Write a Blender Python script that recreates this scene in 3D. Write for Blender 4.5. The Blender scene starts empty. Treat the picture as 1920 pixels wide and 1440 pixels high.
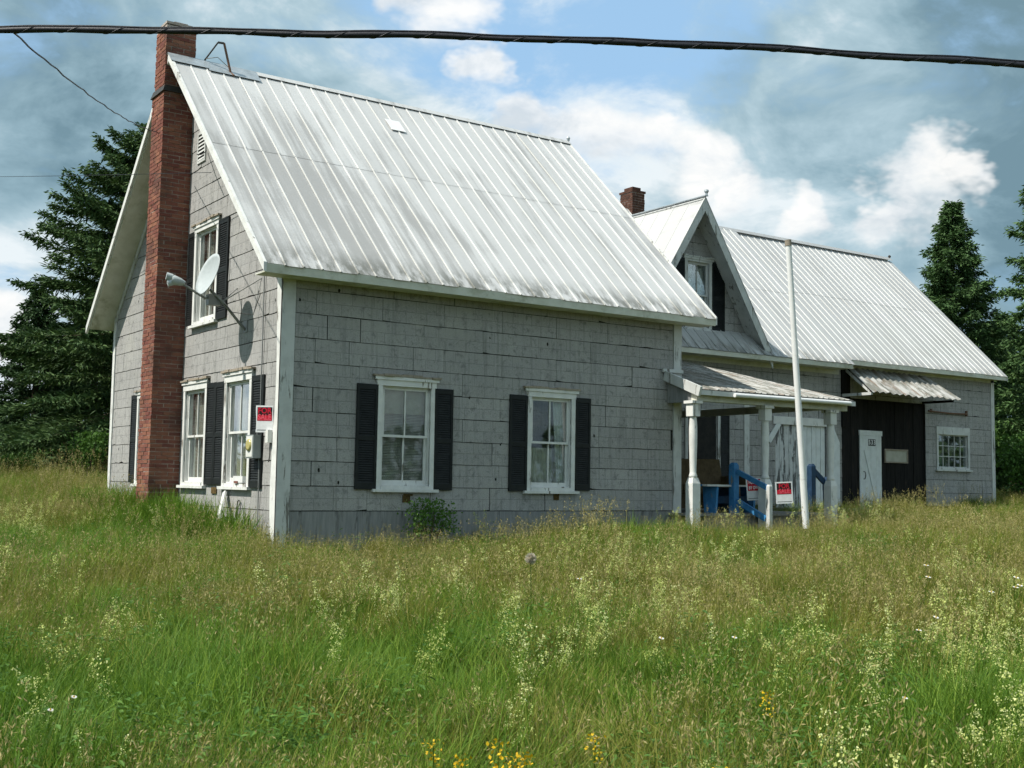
import bpy, math, random
import numpy as np
from mathutils import Vector, Matrix
rnd = random.Random(7)
R = math.radians
S = bpy.context.scene
COL = S.collection

# ---------------------------------------------------------------- camera
YAW, PITCH, ROLL = 0.6030, 0.0833, 0.0155
CAM = Vector((-6.864, -15.787, 0.755))
fwd = Vector((math.sin(YAW)*math.cos(PITCH), math.cos(YAW)*math.cos(PITCH), math.sin(PITCH)))
rgt = Vector((math.cos(YAW), -math.sin(YAW), 0)); upv = rgt.cross(fwd)
r2 = rgt*math.cos(ROLL) + upv*math.sin(ROLL); u2 = -rgt*math.sin(ROLL) + upv*math.cos(ROLL)
cam_d = bpy.data.cameras.new('camera'); cam = bpy.data.objects.new('camera', cam_d); COL.objects.link(cam)
cam.matrix_world = Matrix(((r2.x, u2.x, -fwd.x, CAM.x), (r2.y, u2.y, -fwd.y, CAM.y), (r2.z, u2.z, -fwd.z, CAM.z), (0, 0, 0, 1)))
cam_d.sensor_width = 36; cam_d.lens = 2229.0/1920*36; cam_d.clip_start = .1; cam_d.clip_end = 2000
S.camera = cam
S.render.resolution_x, S.render.resolution_y = 1024, 768
S.render.engine = 'CYCLES'; cy = S.cycles
cy.adaptive_threshold = .03; cy.max_bounces = 4; cy.diffuse_bounces = 2; cy.glossy_bounces = 2; cy.transmission_bounces = 3; cy.transparent_max_bounces = 8; cy.caustics_reflective = False; cy.caustics_refractive = False

# ---------------------------------------------------------------- light and sky
SUN = Vector((-.58, .08, .80)).normalized()          # towards the sun
sun_d = bpy.data.lights.new('sun', 'SUN'); sun_d.energy = 4.6; sun_d.angle = R(.53); sun_d.color = (1, .955, .87)
sun = bpy.data.objects.new('sun', sun_d); COL.objects.link(sun)
sun.rotation_euler = SUN.to_track_quat('Z', 'Y').to_euler(); sun.location = (-20, 10, 30)
S.view_settings.view_transform = 'Standard'; S.view_settings.look = 'None'
S.view_settings.exposure = 0.35; S.view_settings.gamma = 1; S.view_settings.use_curve_mapping = False

W = bpy.data.worlds.new('World'); S.world = W; W.use_nodes = True
W.cycles.sampling_method = 'MANUAL'; W.cycles.sample_map_resolution = 256
class NT:
    """small helper to write node trees"""
    def __init__(s, tree): s.t = tree; s.n = tree.nodes; s.l = tree.links
    def node(s, typ, **kw):
        n = s.n.new(typ)
        for k, v in kw.items(): setattr(n, k, v)
        return n
    def put(s, sock, v):
        if isinstance(v, bpy.types.NodeSocket): s.l.new(v, sock)
        elif v is not None: sock.default_value = v
    def math(s, op, a, b=None, c=None, clamp=False):
        n = s.node('ShaderNodeMath', operation=op, use_clamp=clamp)
        s.put(n.inputs[0], a); s.put(n.inputs[1], b)
        if c is not None: s.put(n.inputs[2], c)
        return n.outputs[0]
    def vmath(s, op, a, b=None):
        n = s.node('ShaderNodeVectorMath', operation=op); s.put(n.inputs[0], a)
        if b is not None: s.put(n.inputs[1], b)
        return n.outputs['Value'] if op in ('DOT_PRODUCT', 'LENGTH', 'DISTANCE') else n.outputs[0]
    def mix(s, f, a, b, blend='MIX'):
        n = s.node('ShaderNodeMix', data_type='RGBA', blend_type=blend); n.clamp_factor = True
        s.put(n.inputs['Factor'], f)
        s.put(n.inputs[6], a if isinstance(a, bpy.types.NodeSocket) else (*a, 1))
        s.put(n.inputs[7], b if isinstance(b, bpy.types.NodeSocket) else (*b, 1))
        return n.outputs[2]
    def noise(s, vec, scale=5, detail=4, rough=.55, dist=0, out=0):
        n = s.node('ShaderNodeTexNoise'); s.put(n.inputs['Vector'], vec)
        n.inputs['Scale'].default_value = scale; n.inputs['Detail'].default_value = detail
        n.inputs['Roughness'].default_value = rough; n.inputs['Distortion'].default_value = dist
        return n.outputs[out]
    def ramp(s, f, *stops):
        n = s.node('ShaderNodeValToRGB'); e = n.color_ramp.elements
        while len(e) < len(stops): e.new(.5)
        for q, (p, c) in zip(e, stops):
            q.position = p; q.color = (*c, 1) if isinstance(c, tuple) else (c, c, c, 1)
        s.put(n.inputs[0], f); return n.outputs[0]
    def step(s, v, lo, hi):
        n = s.node('ShaderNodeMapRange', interpolation_type='SMOOTHSTEP', clamp=True); s.put(n.inputs[0], v)
        s.put(n.inputs[1], lo); s.put(n.inputs[2], hi); n.inputs[3].default_value = 0; n.inputs[4].default_value = 1
        return n.outputs[0]
    def scale(s, vec, sc):
        n = s.node('ShaderNodeMapping'); s.put(n.inputs[0], vec); n.inputs['Scale'].default_value = sc
        return n.outputs[0]

def build_sky():
    t = NT(W.node_tree); t.n.clear()
    out = t.node('ShaderNodeOutputWorld'); bg = t.node('ShaderNodeBackground'); bg.inputs[1].default_value = .1
    t.l.new(bg.outputs[0], out.inputs[0])
    sky = t.node('ShaderNodeTexSky', sky_type='NISHITA'); sky.sun_disc = False
    sky.sun_elevation = math.asin(SUN.z); sky.sun_rotation = math.atan2(SUN.x, SUN.y)
    sky.air_density = 1.0; sky.dust_density = 1.2; sky.ozone_density = 1.5
    d = t.node('ShaderNodeTexCoord').outputs['Generated']
    d = t.vmath('NORMALIZE', d)
    sep = t.node('ShaderNodeSeparateXYZ'); t.l.new(d, sep.inputs[0])
    el = t.math('MAXIMUM', sep.outputs[2], 0.0)
    inv = t.math('DIVIDE', 1.0, t.math('ADD', el, .16))
    comb = t.node('ShaderNodeCombineXYZ')
    t.l.new(t.math('MULTIPLY', sep.outputs[0], inv), comb.inputs[0]); t.l.new(t.math('MULTIPLY', sep.outputs[1], inv), comb.inputs[1])
    P = comb.outputs[0]                                  # point on a flat cloud deck
    # a second, less stretched domain for cumulus heaps
    Q = t.scale(d, (1, 1, 1.7))
    def blob(dirv, lo, hi):
        c = t.vmath('DOT_PRODUCT', d, Vector(dirv).normalized())
        return t.step(c, math.cos(R(hi)), math.cos(R(lo)))
    big = t.noise(P, 1.05, 5, .55, .35)
    big2 = t.math('ADD', t.math('MULTIPLY', t.noise(Q, 3.0, 6, .58, .4), .68), t.math('MULTIPLY', t.noise(P, 1.9, 4, .55, .3), .32))
    fine = t.noise(Q, 8.0, 6, .62, .3)
    # clear patches of blue between the decks
    clear = t.math('ADD', t.math('MULTIPLY', blob(BLUE1, .5, 6.0), .52), t.math('MULTIPLY', blob(BLUE2, .5, 2.6), .45))
    cover = t.math('SUBTRACT', t.math('ADD', t.math('MULTIPLY', big, .7), t.math('MULTIPLY', fine, .45)), t.math('MULTIPLY', clear, .15))
    cover = t.step(cover, .40, .56)
    # deck brightness: soft grey-blue bellies to pale grey
    shade = t.math('ADD', t.math('MULTIPLY', big2, .62), t.math('MULTIPLY', fine, .38))
    shade = t.math('SUBTRACT', shade, t.math('ADD', t.math('MULTIPLY', blob(DARK1, 2, 15), .085), t.math('ADD', t.math('MULTIPLY', blob(DARK2, 1, 13), .095), t.math('MULTIPLY', blob(DARK3, 2, 15), .01))))
    shade = t.math('ADD', shade, t.math('ADD', t.math('MULTIPLY', blob(LIGHT1, 2, 17), .115), t.math('MULTIPLY', blob(LIGHT2, 1, 8), .16)))
    deck = t.ramp(shade, (.39, (1.45, 2.4, 2.95)), (.45, (2.35, 3.55, 4.2)), (.515, (3.6, 4.85, 5.5)), (.59, (6.6, 7.2, 7.5)))
    blue = t.mix(.72, sky.outputs[0], (3.3, 5.5, 7.9))
    col = t.mix(cover, blue, deck)
    # sunlit cumulus heaps: billowed edges from a warped direction, crisp tops, bases melting into the deck
    nz = t.node('ShaderNodeTexNoise'); t.l.new(Q, nz.inputs['Vector']); nz.inputs['Scale'].default_value = 7; nz.inputs['Detail'].default_value = 5; nz.inputs['Roughness'].default_value = .6
    off = t.node('ShaderNodeVectorMath', operation='MULTIPLY_ADD'); t.l.new(nz.outputs['Color'], off.inputs[0]); off.inputs[1].default_value = (.16,)*3; off.inputs[2].default_value = (-.08,)*3
    dw = t.vmath('NORMALIZE', t.vmath('ADD', d, off.outputs[0])); dws = t.node('ShaderNodeSeparateXYZ'); t.l.new(dw, dws.inputs[0])
    heap = None
    for c, lo, hi in HEAPS:
        c = Vector(c).normalized(); k = t.vmath('DOT_PRODUCT', dw, c); rad = math.sin(R(hi))
        b = t.step(k, math.cos(R(hi)), math.cos(R(hi*.42))); b = t.math('MULTIPLY', b, t.step(t.math('SUBTRACT', dws.outputs[2], c.z), -rad*.85, rad*.05))
        heap = b if heap is None else t.math('MAXIMUM', heap, b)
    puff = t.ramp(t.noise(Q, 16, 5, .6, .3), (.34, (5.4, 5.9, 6.3)), (.5, (7.2, 7.4, 7.5)), (.64, (8.3, 8.2, 8.0)))
    col = t.mix(t.math('MULTIPLY', heap, .9), col, puff)
    low = t.step(sep.outputs[2], .12, .0)                # paler air low down
    col = t.mix(t.math('MULTIPLY', low, .4), col, (4.8, 5.3, 5.6))
    t.l.new(col, bg.inputs[0])
BLUE1, BLUE2 = (0.5932, 0.738, 0.3218), (0.5124, 0.7785, 0.3624)
DARK1, DARK2, DARK3 = (.7732, .5704, .2772), (.2198, .9597, .1751), (.2574, .9122, .3189)
LIGHT1, LIGHT2 = (.6465, .7195, .2536), (.1978, .9729, .12)
HEAPS = [((0.5522, 0.7772, 0.3016), 0, 1.8), ((0.5837, 0.7571, 0.2936), 0, 2.9), ((0.6125, 0.7404, 0.277), 0, 2.4), ((0.6363, 0.7181, 0.2819), 0, 1.6), ((0.659, 0.7075, 0.2554), 0, 2.2), ((0.6873, 0.6871, 0.2357), 0, 1.6), ((0.5108, 0.7909, 0.3369), 0, 1.7), ((0.7895, 0.5683, 0.2318), 0, 2.2), ((0.8068, 0.5424, 0.2345), 0, 1.5), ((0.4792, 0.7909, 0.3805), 0, 2.8), ((0.4376, 0.8085, 0.3935), 0, 2.0), ((0.7667, 0.6013, 0.2248), 0, 1.5), ((0.7282, 0.65, 0.2172), 0, 1.4), ((0.1971, 0.9749, 0.1035), 0, 2.6), ((-0.1009, 0.9754, 0.1961), 0, 5), ((-0.1957, 0.9615, 0.1929), 0, 4), ((0.9844, 0.0899, 0.1515), 0, 6), ((0.9549, 0.2116, 0.2084), 0, 4)]
build_sky()

# ---------------------------------------------------------------- mesh helpers
class MB:
    def __init__(s): s.v = []; s.f = []; s.m = []
    def add(s, vs, fs, mi=0):
        o = len(s.v); s.v += [tuple(q) for q in vs]; s.f += [tuple(i+o for i in f) for f in fs]; s.m += [mi]*len(fs); return s
    def box(s, x0, x1, y0, y1, z0, z1, mi=0):
        return s.hexa([(x0, y0, z0), (x1, y0, z0), (x1, y1, z0), (x0, y1, z0), (x0, y0, z1), (x1, y0, z1), (x1, y1, z1), (x0, y1, z1)], mi)
    def hexa(s, p, mi=0):
        return s.add(p, [(3, 2, 1, 0), (4, 5, 6, 7), (0, 1, 5, 4), (1, 2, 6, 5), (2, 3, 7, 6), (3, 0, 4, 7)], mi)
    def slab(s, a, b, c, d, t, mi=0):        # quad a,b,c,d (top), thickened by t against its normal
        a, b, c, d = map(Vector, (a, b, c, d)); n = (b-a).cross(d-a).normalized()*-t
        return s.hexa([a+n, b+n, c+n, d+n, a, b, c, d], mi)
    def beam(s, a, b, w, h, up=(0, 0, 1), mi=0):
        a, b = Vector(a), Vector(b); d = (b-a).normalized(); x = d.cross(Vector(up)).normalized(); z = x.cross(d)
        x *= w/2; z *= h/2
        return s.hexa([a-x-z, a+x-z, b+x-z, b-x-z, a-x+z, a+x+z, b+x+z, b-x+z], mi)
    def tube(s, pts, r, n=8, mi=0, caps=True):
        pts = [Vector(p) for p in pts]; rr = r if isinstance(r, (list, tuple)) else [r]*len(pts); o = len(s.v); prev = None
        for i, p in enumerate(pts):
            d = (pts[min(i+1, len(pts)-1)] - pts[max(i-1, 0)]).normalized()
            a = d.orthogonal().normalized() if prev is None else (prev - d*prev.dot(d)).normalized()
            prev = a; b = d.cross(a)
            for k in range(n):
                q = 2*math.pi*k/n; s.v.append(tuple(p + (a*math.cos(q) + b*math.sin(q))*rr[i]))
        for i in range(len(pts)-1):
            for k in range(n):
                s.f.append((o+i*n+k, o+i*n+(k+1) % n, o+(i+1)*n+(k+1) % n, o+(i+1)*n+k)); s.m.append(mi)
        if caps:
            e = len(s.v); s.v += s.v[o:o+n] + s.v[o+(len(pts)-1)*n:o+len(pts)*n]
            s.f.append(tuple(e+k for k in reversed(range(n)))); s.f.append(tuple(e+n+k for k in range(n))); s.m += [mi, mi]
        return s
    def lathe(s, c, prof, n=16, mi=0):
        o = len(s.v); c = Vector(c)
        for r, z in prof:
            for k in range(n):
                q = 2*math.pi*k/n; s.v.append((c.x+r*math.cos(q), c.y+r*math.sin(q), c.z+z))
        for i in range(len(prof)-1):
            for k in range(n): s.f.append((o+i*n+k, o+i*n+(k+1) % n, o+(i+1)*n+(k+1) % n, o+(i+1)*n+k)); s.m.append(mi)
        s.f.append(tuple(o+k for k in reversed(range(n)))); s.f.append(tuple(o+(len(prof)-1)*n+k for k in range(n))); s.m += [mi, mi]
        return s
    def mesh(s, name, mats, smooth=False):
        me = bpy.data.meshes.new(name); me.from_pydata(s.v, [], s.f)
        for m in (mats if isinstance(mats, (list, tuple)) else [mats]): me.materials.append(m)
        if any(s.m): me.polygons.foreach_set('material_index', s.m)
        if smooth: me.polygons.foreach_set('use_smooth', [True]*len(s.f))
        me.update(); return me
    def build(s, name, mats, parent=None, smooth=False):
        return link(name, s.mesh(name, mats, smooth), parent)
def link(name, data, parent=None, mw=None):
    o = bpy.data.objects.new(name, data); COL.objects.link(o); o.parent = parent
    if mw is not None: o.matrix_local = mw
    return o
def empty(name, loc=(0, 0, 0), parent=None):
    o = bpy.data.objects.new(name, None); COL.objects.link(o); o.location = loc; o.parent = parent
    o.empty_display_size = .2; return o
def tag(o, label=None, cat=None, group=None, kind=None):
    if label: o['label'] = label
    if cat: o['category'] = cat
    if group: o['group'] = group
    if kind: o['kind'] = kind
    return o

# ---------------------------------------------------------------- materials
def material(name):
    m = bpy.data.materials.new(name); m.use_nodes = True
    t = NT(m.node_tree); p = t.n['Principled BSDF']; return m, t, p
def pos(t): return t.node('ShaderNodeNewGeometry').outputs['Position']
def objrand(t): return t.node('ShaderNodeObjectInfo').outputs['Random']
def bump(t, p, h, strength=.3, dist=.01):
    b = t.node('ShaderNodeBump'); b.inputs['Strength'].default_value = strength; b.inputs['Distance'].default_value = dist
    t.put(b.inputs['Height'], h); t.l.new(b.outputs[0], p.inputs['Normal'])
def varied(name, c1, c2, scale=6, rough=.7, stretch=(1, 1, 1), bumpv=.2, spec=.3, metal=0, var=.25, dirt=None, dirt_scale=2, dirt_lo=.5, dirt_hi=.7, dirt_stretch=(1, 1, 1)):
    m, t, p = material(name); P = pos(t)
    n = t.noise(t.scale(P, stretch), scale, 8, .62)
    col = t.mix(t.step(n, .3, .7), c1, c2)
    if var:
        v = t.math('ADD', 1-var/2, t.math('MULTIPLY', objrand(t), var))
        hs = t.node('ShaderNodeHueSaturation'); t.put(hs.inputs['Value'], v); t.put(hs.inputs['Color'], col); col = hs.outputs[0]
    if dirt:
        d = t.noise(t.scale(P, dirt_stretch), dirt_scale, 9, .68, .3)
        col = t.mix(t.step(d, dirt_lo, dirt_hi), col, dirt)
    t.put(p.inputs['Base Color'], col); p.inputs['Roughness'].default_value = rough
    p.inputs['Specular IOR Level'].default_value = spec; p.inputs['Metallic'].default_value = metal
    if bumpv: bump(t, p, t.noise(t.scale(P, stretch), scale*4, 6, .65), bumpv)
    return m

def siding_material():
    m, t, p = material('embossed_asphalt_siding'); P = pos(t)
    sep = t.node('ShaderNodeSeparateXYZ'); t.l.new(P, sep.inputs[0])
    u = t.math('ADD', sep.outputs[0], sep.outputs[1]); c = t.node('ShaderNodeCombineXYZ')
    t.l.new(u, c.inputs[0]); t.l.new(t.math('SUBTRACT', sep.outputs[2], .314), c.inputs[1]); U = c.outputs[0]
    b = t.node('ShaderNodeTexBrick'); t.l.new(U, b.inputs['Vector']); b.offset = .5
    b.inputs['Scale'].default_value = 1; b.inputs['Mortar Size'].default_value = .005; b.inputs['Mortar Smooth'].default_value = .4
    b.inputs['Brick Width'].default_value = .3633; b.inputs['Row Height'].default_value = .178
    b.inputs['Color1'].default_value = (.368, .36, .348, 1); b.inputs['Color2'].default_value = (.392, .384, .37, 1); b.inputs['Mortar'].default_value = (.245, .242, .235, 1)
    v = t.math('ADD', .94, t.math('MULTIPLY', objrand(t), .13))
    hs = t.node('ShaderNodeHueSaturation'); t.put(hs.inputs['Value'], v); t.l.new(b.outputs['Color'], hs.inputs['Color']); col = hs.outputs[0]
    # vertical weather streaks, blotches, grit
    st = t.noise(t.scale(P, (9, 9, .55)), 1.6, 8, .6); col = t.mix(t.math('MULTIPLY', t.step(st, .48, .68), .42), col, (.19, .195, .18))
    bl = t.noise(P, .9, 7, .6, .4); col = t.mix(t.math('MULTIPLY', t.step(bl, .5, .75), .45), col, (.44, .43, .39))
    gr = t.noise(P, 120, 3, .7); col = t.mix(t.math('MULTIPLY', t.step(gr, .48, .68), .75), col, (.15, .15, .148))
    sc = t.noise(P, 9, 8, .72, .5); col = t.mix(t.math('MULTIPLY', t.step(sc, .53, .64), .62), col, (.17, .17, .165)); col = t.mix(t.math('MULTIPLY', t.step(sc, .42, .30), .4), col, (.50, .49, .46))
    # torn spots where nails have pulled through
    vo = t.node('ShaderNodeTexVoronoi'); vo.inputs['Scale'].default_value = 3.1; t.l.new(t.scale(U, (1, .62, 1)), vo.inputs['Vector'])
    wob = t.math('MULTIPLY', t.noise(P, 60, 2), .05)
    sp = t.math('LESS_THAN', t.math('SUBTRACT', vo.outputs['Distance'], wob), .034)
    cs = t.node('ShaderNodeSeparateXYZ'); t.l.new(vo.outputs['Color'], cs.inputs[0])
    sp = t.math('MULTIPLY', sp, t.math('GREATER_THAN', cs.outputs[0], .40)); col = t.mix(sp, col, (.025, .024, .022))
    t.put(p.inputs['Base Color'], col); p.inputs['Roughness'].default_value = .92; p.inputs['Specular IOR Level'].default_value = .12
    h = t.math('ADD', t.math('MULTIPLY', b.outputs['Fac'], -1.0), t.math('MULTIPLY', gr, .35))
    bump(t, p, h, .45, .004)
    return m
def paint_material(name, white, wood, lo, hi, stretch=(1, 1, .12), scale=9):
    """flaking paint over bare grey wood"""
    m, t, p = material(name); P = pos(t)
    n = t.noise(t.scale(P, stretch), scale, 10, .7, .35); n2 = t.noise(P, 2.2, 5, .6)
    mask = t.step(t.math('ADD', n, t.math('MULTIPLY', t.math('SUBTRACT', n2, .5), .35)), lo, hi)
    grain = t.noise(t.scale(P, (30, 30, 2)), 4, 6, .6)
    wd = t.mix(grain, tuple(x*.55 for x in wood), tuple(x*1.3 for x in wood))
    wh = t.mix(t.step(t.noise(P, 5, 6), .35, .75), white, tuple(x*.83 for x in white))
    t.put(p.inputs['Base Color'], t.mix(mask, wh, wd)); p.inputs['Roughness'].default_value = .62; p.inputs['Specular IOR Level'].default_value = .25
    bump(t, p, t.math('ADD', t.math('MULTIPLY', mask, -1.0), t.math('MULTIPLY', grain, .3)), .4, .003); return m
def metal_roof(name, base, stain, amount, rust=0.0, rough=.42):
    m, t, p = material(name); P = pos(t)
    a = t.noise(P, .55, 6, .6, .5); s1 = t.noise(t.scale(P, (7, .38, .38)), 1.0, 7, .62); f = t.noise(P, 45, 4, .7)
    k = t.math('ADD', t.math('ADD', t.math('MULTIPLY', a, .38), t.math('MULTIPLY', s1, .62)), t.math('MULTIPLY', t.math('SUBTRACT', f, .5), .18))
    # old soot and lichen round the low left corner of the big roof
    near = t.step(t.vmath('DISTANCE', P, Vector((.6, 1.0, 4.9))), 4.2, .3)
    k = t.math('ADD', k, t.math('MULTIPLY', near, .15))
    zz = t.node('ShaderNodeSeparateXYZ'); t.l.new(P, zz.inputs[0])
    eave = t.math('MULTIPLY', t.step(zz.outputs[2], 4.25, 3.78), t.step(t.noise(t.scale(P, (3, 1, 1)), 2.2, 7, .65), .40, .60))      # moss and grit gathered along the eave
    col = t.mix(t.math('MULTIPLY', t.step(k, .5, .66), amount), base, stain); col = t.mix(t.math('MULTIPLY', eave, .8), col, (.10, .10, .075))
    v = t.math('ADD', .9, t.math('MULTIPLY', objrand(t), .14))
    hs = t.node('ShaderNodeHueSaturation'); t.put(hs.inputs['Value'], v); t.put(hs.inputs['Color'], col); col = hs.outputs[0]
    if rust:
        r = t.noise(t.scale(P, (4, .8, .8)), 1.7, 9, .7); col = t.mix(t.math('MULTIPLY', t.step(r, .52, .66), rust), col, (.17, .10, .055))
    t.put(p.inputs['Base Color'], col); p.inputs['Roughness'].default_value = rough; p.inputs['Metallic'].default_value = .0
    p.inputs['Specular IOR Level'].default_value = .45
    bump(t, p, t.noise(t.scale(P, (6, 1.4, 1.4)), 1.3, 3, .5), .25, .012); return m
def glass_material(name, tint=(.93, .96, .95), refl=.45):
    m, t, p = material(name); t.n.remove(p); out = t.n['Material Output']
    tr = t.node('ShaderNodeBsdfTransparent'); tr.inputs[0].default_value = (*tint, 1)
    gl = t.node('ShaderNodeBsdfGlossy'); gl.inputs['Roughness'].default_value = .02; gl.inputs[0].default_value = (.95, .97, 1, 1)
    fr = t.node('ShaderNodeFresnel'); fr.inputs[0].default_value = 1.52
    bm = t.node('ShaderNodeBump'); bm.inputs['Strength'].default_value = .03; bm.inputs['Distance'].default_value = .01
    t.l.new(t.noise(pos(t), 1.2, 1), bm.inputs['Height']); t.l.new(bm.outputs[0], gl.inputs['Normal'])
    mx = t.node('ShaderNodeMixShader'); t.l.new(t.math('MULTIPLY', t.math('ADD', fr.outputs[0], .05), refl, clamp=True), mx.inputs[0])
    t.l.new(tr.outputs[0], mx.inputs[1]); t.l.new(gl.outputs[0], mx.inputs[2])
    dirt = t.node('ShaderNodeBsdfDiffuse'); dirt.inputs[0].default_value = (.4, .41, .38, 1)
    m2 = t.node('ShaderNodeMixShader'); t.l.new(t.math('MULTIPLY', t.step(t.noise(pos(t), 4, 6), .4, .8), .16), m2.inputs[0])
    t.l.new(mx.outputs[0], m2.inputs[1]); t.l.new(dirt.outputs[0], m2.inputs[2])
    t.l.new(m2.outputs[0], out.inputs[0]); return m
def brick_material():
    m, t, p = material('old_red_brick'); P = pos(t)
    n = t.noise(P, 14, 6, .65); col = t.mix(n, (.175, .066, .046), (.295, .125, .090))
    g = t.node('ShaderNodeNewGeometry').outputs['Random Per Island']
    r = t.math('FRACT', t.math('ADD', t.math('MULTIPLY', objrand(t), 7.3), g))
    hs = t.node('ShaderNodeHueSaturation'); t.put(hs.inputs['Value'], t.math('ADD', .72, t.math('MULTIPLY', r, .5)))
    t.put(hs.inputs['Hue'], t.math('ADD', .49, t.math('MULTIPLY', r, .02))); t.put(hs.inputs['Color'], col); col = hs.outputs[0]
    so = t.noise(P, 1.6, 7, .65); col = t.mix(t.math('MULTIPLY', t.step(so, .46, .68), .6), col, (.085, .052, .042))
    wh = t.noise(P, 7, 8, .7); col = t.mix(t.math('MULTIPLY', t.step(wh, .64, .74), .4), col, (.5, .42, .38))
    t.put(p.inputs['Base Color'], col); p.inputs['Roughness'].default_value = .9; p.inputs['Specular IOR Level'].default_value = .15
    bump(t, p, t.noise(P, 70, 5, .7), .5, .006); return m
def leaf_material(name, c1, c2, c3=None, trans=.35, rough=.6):
    m, t, p = material(name); out = t.n['Material Output']
    at = t.node('ShaderNodeAttribute'); at.attribute_name = 'tint'
    r = t.math('FRACT', t.math('ADD', at.outputs['Fac'], t.math('MULTIPLY', objrand(t), .37)))
    col = t.ramp(r, (0, c1), (.6, c2), (1, c3 or c2))
    t.put(p.inputs['Base Color'], col); p.inputs['Roughness'].default_value = rough; p.inputs['Specular IOR Level'].default_value = .25
    tl = t.node('ShaderNodeBsdfTranslucent'); t.put(tl.inputs[0], col)
    mx = t.node('ShaderNodeMixShader'); mx.inputs[0].default_value = trans
    t.l.new(p.outputs[0], mx.inputs[1]); t.l.new(tl.outputs[0], mx.inputs[2]); t.l.new(mx.outputs[0], out.inputs[0]); return m
def plain(name, c, rough=.6, spec=.3, metal=0):
    m, t, p = material(name); n = t.noise(pos(t), 18, 5, .6)
    t.put(p.inputs['Base Color'], t.mix(n, tuple(x*.82 for x in c), tuple(min(1, x*1.15) for x in c)))
    p.inputs['Roughness'].default_value = rough; p.inputs['Specular IOR Level'].default_value = spec; p.inputs['Metallic'].default_value = metal; return m

M = {}
M['siding'] = siding_material()
M['backing'] = varied('black_felt_backing', (.02, .02, .02), (.035, .033, .03), 8, .95, var=0)
M['skirt'] = varied('scraped_grey_skirting', (.22, .225, .225), (.30, .30, .295), 5, .9, (5, 5, .5), .4, .1, var=.1, dirt=(.09, .09, .085), dirt_scale=3, dirt_lo=.5, dirt_hi=.72, dirt_stretch=(3, 3, .5))
M['white'] = paint_material('flaking_white_paint', (.74, .74, .71), (.20, .18, .15), .60, .66)
M['trimold'] = paint_material('aged_white_trim', (.60, .61, .59), (.20, .19, .17), .56, .64)
M['cream'] = varied('weathered_soffit_paint', (.55, .55, .46), (.66, .66, .58), 4, .75, (1, 1, 1), .15, .2, var=.1, dirt=(.30, .30, .20), dirt_scale=1.5, dirt_lo=.52, dirt_hi=.75)
M['roof'] = metal_roof('painted_roof_sheet', (.55, .548, .537), (.26, .252, .238), .62)
M['rooflip'] = metal_roof('lichened_roof_sheet', (.42, .42, .41), (.17, .165, .14), .9, .5, .6)
M['roof2'] = metal_roof('bright_ribbed_sheet', (.43, .432, .428), (.33, .325, .31), .6)
M['rusty'] = metal_roof('rusty_corrugated_sheet', (.42, .42, .40), (.20, .17, .13), .8, .75, .5)
M['rib'] = metal_roof('sunlit_raised_seams', (.64, .64, .62), (.5, .49, .46), .5)  # paler than the pans: sun on the raised ribs is painted into the colour
M['galv'] = varied('galvanised_metal', (.38, .42, .44), (.52, .56, .58), 7, .4, var=.1, metal=.5, bumpv=.05)
M['brick'] = brick_material()
M['brick2'] = varied('sooty_brown_brick', (.075, .040, .030), (.15, .075, .055), 14, .92, bumpv=.5, spec=.12, dirt=(.03, .025, .022), dirt_scale=4)
M['mortar'] = varied('sooty_mortar', (.34, .28, .25), (.48, .42, .37), 22, .95, var=0, bumpv=.5, dirt=(.12, .1, .09), dirt_scale=1.6)
M['black'] = varied('black_shutter_paint', (.006, .008, .008), (.014, .017, .017), 8, .6, var=.15, bumpv=.1, spec=.3)
M['glass'] = glass_material('window_glass')
M['curtain'] = varied('dusty_sheer_curtain', (.52, .50, .43), (.68, .66, .58), 4, .9, (8, 8, 1), .1, .1, var=.2)
M['drape'] = varied('white_lace_curtain', (.62, .63, .60), (.75, .75, .72), 30, .9, var=.1, bumpv=.3, spec=.1)
M['blind'] = varied('old_blind', (.42, .40, .34), (.52, .50, .43), 5, .8, var=.1, bumpv=0)
M['shade'] = varied('roller_shade', (.38, .37, .30), (.46, .45, .38), 5, .85, var=.1, bumpv=0)
M['tar'] = varied('black_tarred_boards', (.008, .008, .008), (.022, .020, .018), 5, .85, (6, 6, .5), .5, .15, var=.5, dirt=(.055, .035, .025), dirt_scale=2.5, dirt_lo=.58, dirt_hi=.75, dirt_stretch=(3, 3, .7))
M['peel'] = paint_material('peeled_door_boards', (.60, .61, .60), (.13, .13, .125), .51, .56, (1, 1, .13), 11)
M['doorwhite'] = paint_material('painted_door_boards', (.74, .77, .76), (.30, .29, .27), .66, .72, (1, 1, .2), 7)
M['blue'] = varied('sun_faded_blue_paint', (.035, .16, .36), (.06, .24, .47), 9, .55, (1, 1, 1), .2, .35, var=.2, dirt=(.20, .20, .18), dirt_scale=9, dirt_lo=.6, dirt_hi=.66, dirt_stretch=(1, 1, .4))
M['navy'] = varied('dark_blue_paint', (.012, .035, .075), (.02, .055, .11), 9, .6, var=.1)
M['brown'] = varied('worn_brown_upholstery', (.10, .075, .045), (.16, .12, .07), 12, .95, bumpv=.5, spec=.1, var=.2)
M['board'] = varied('weathered_grey_boards', (.17, .16, .145), (.26, .25, .23), 6, .9, (4, .6, 1), .4, .15, var=.3)
M['wood'] = varied('bare_weathered_wood', (.26, .22, .17), (.36, .31, .25), 8, .9, (5, 5, .6), .4, .15, var=.2)
M['rot'] = varied('rotten_brown_wood', (.06, .04, .015), (.14, .09, .03), 20, .95, var=.2, bumpv=.6)
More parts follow.
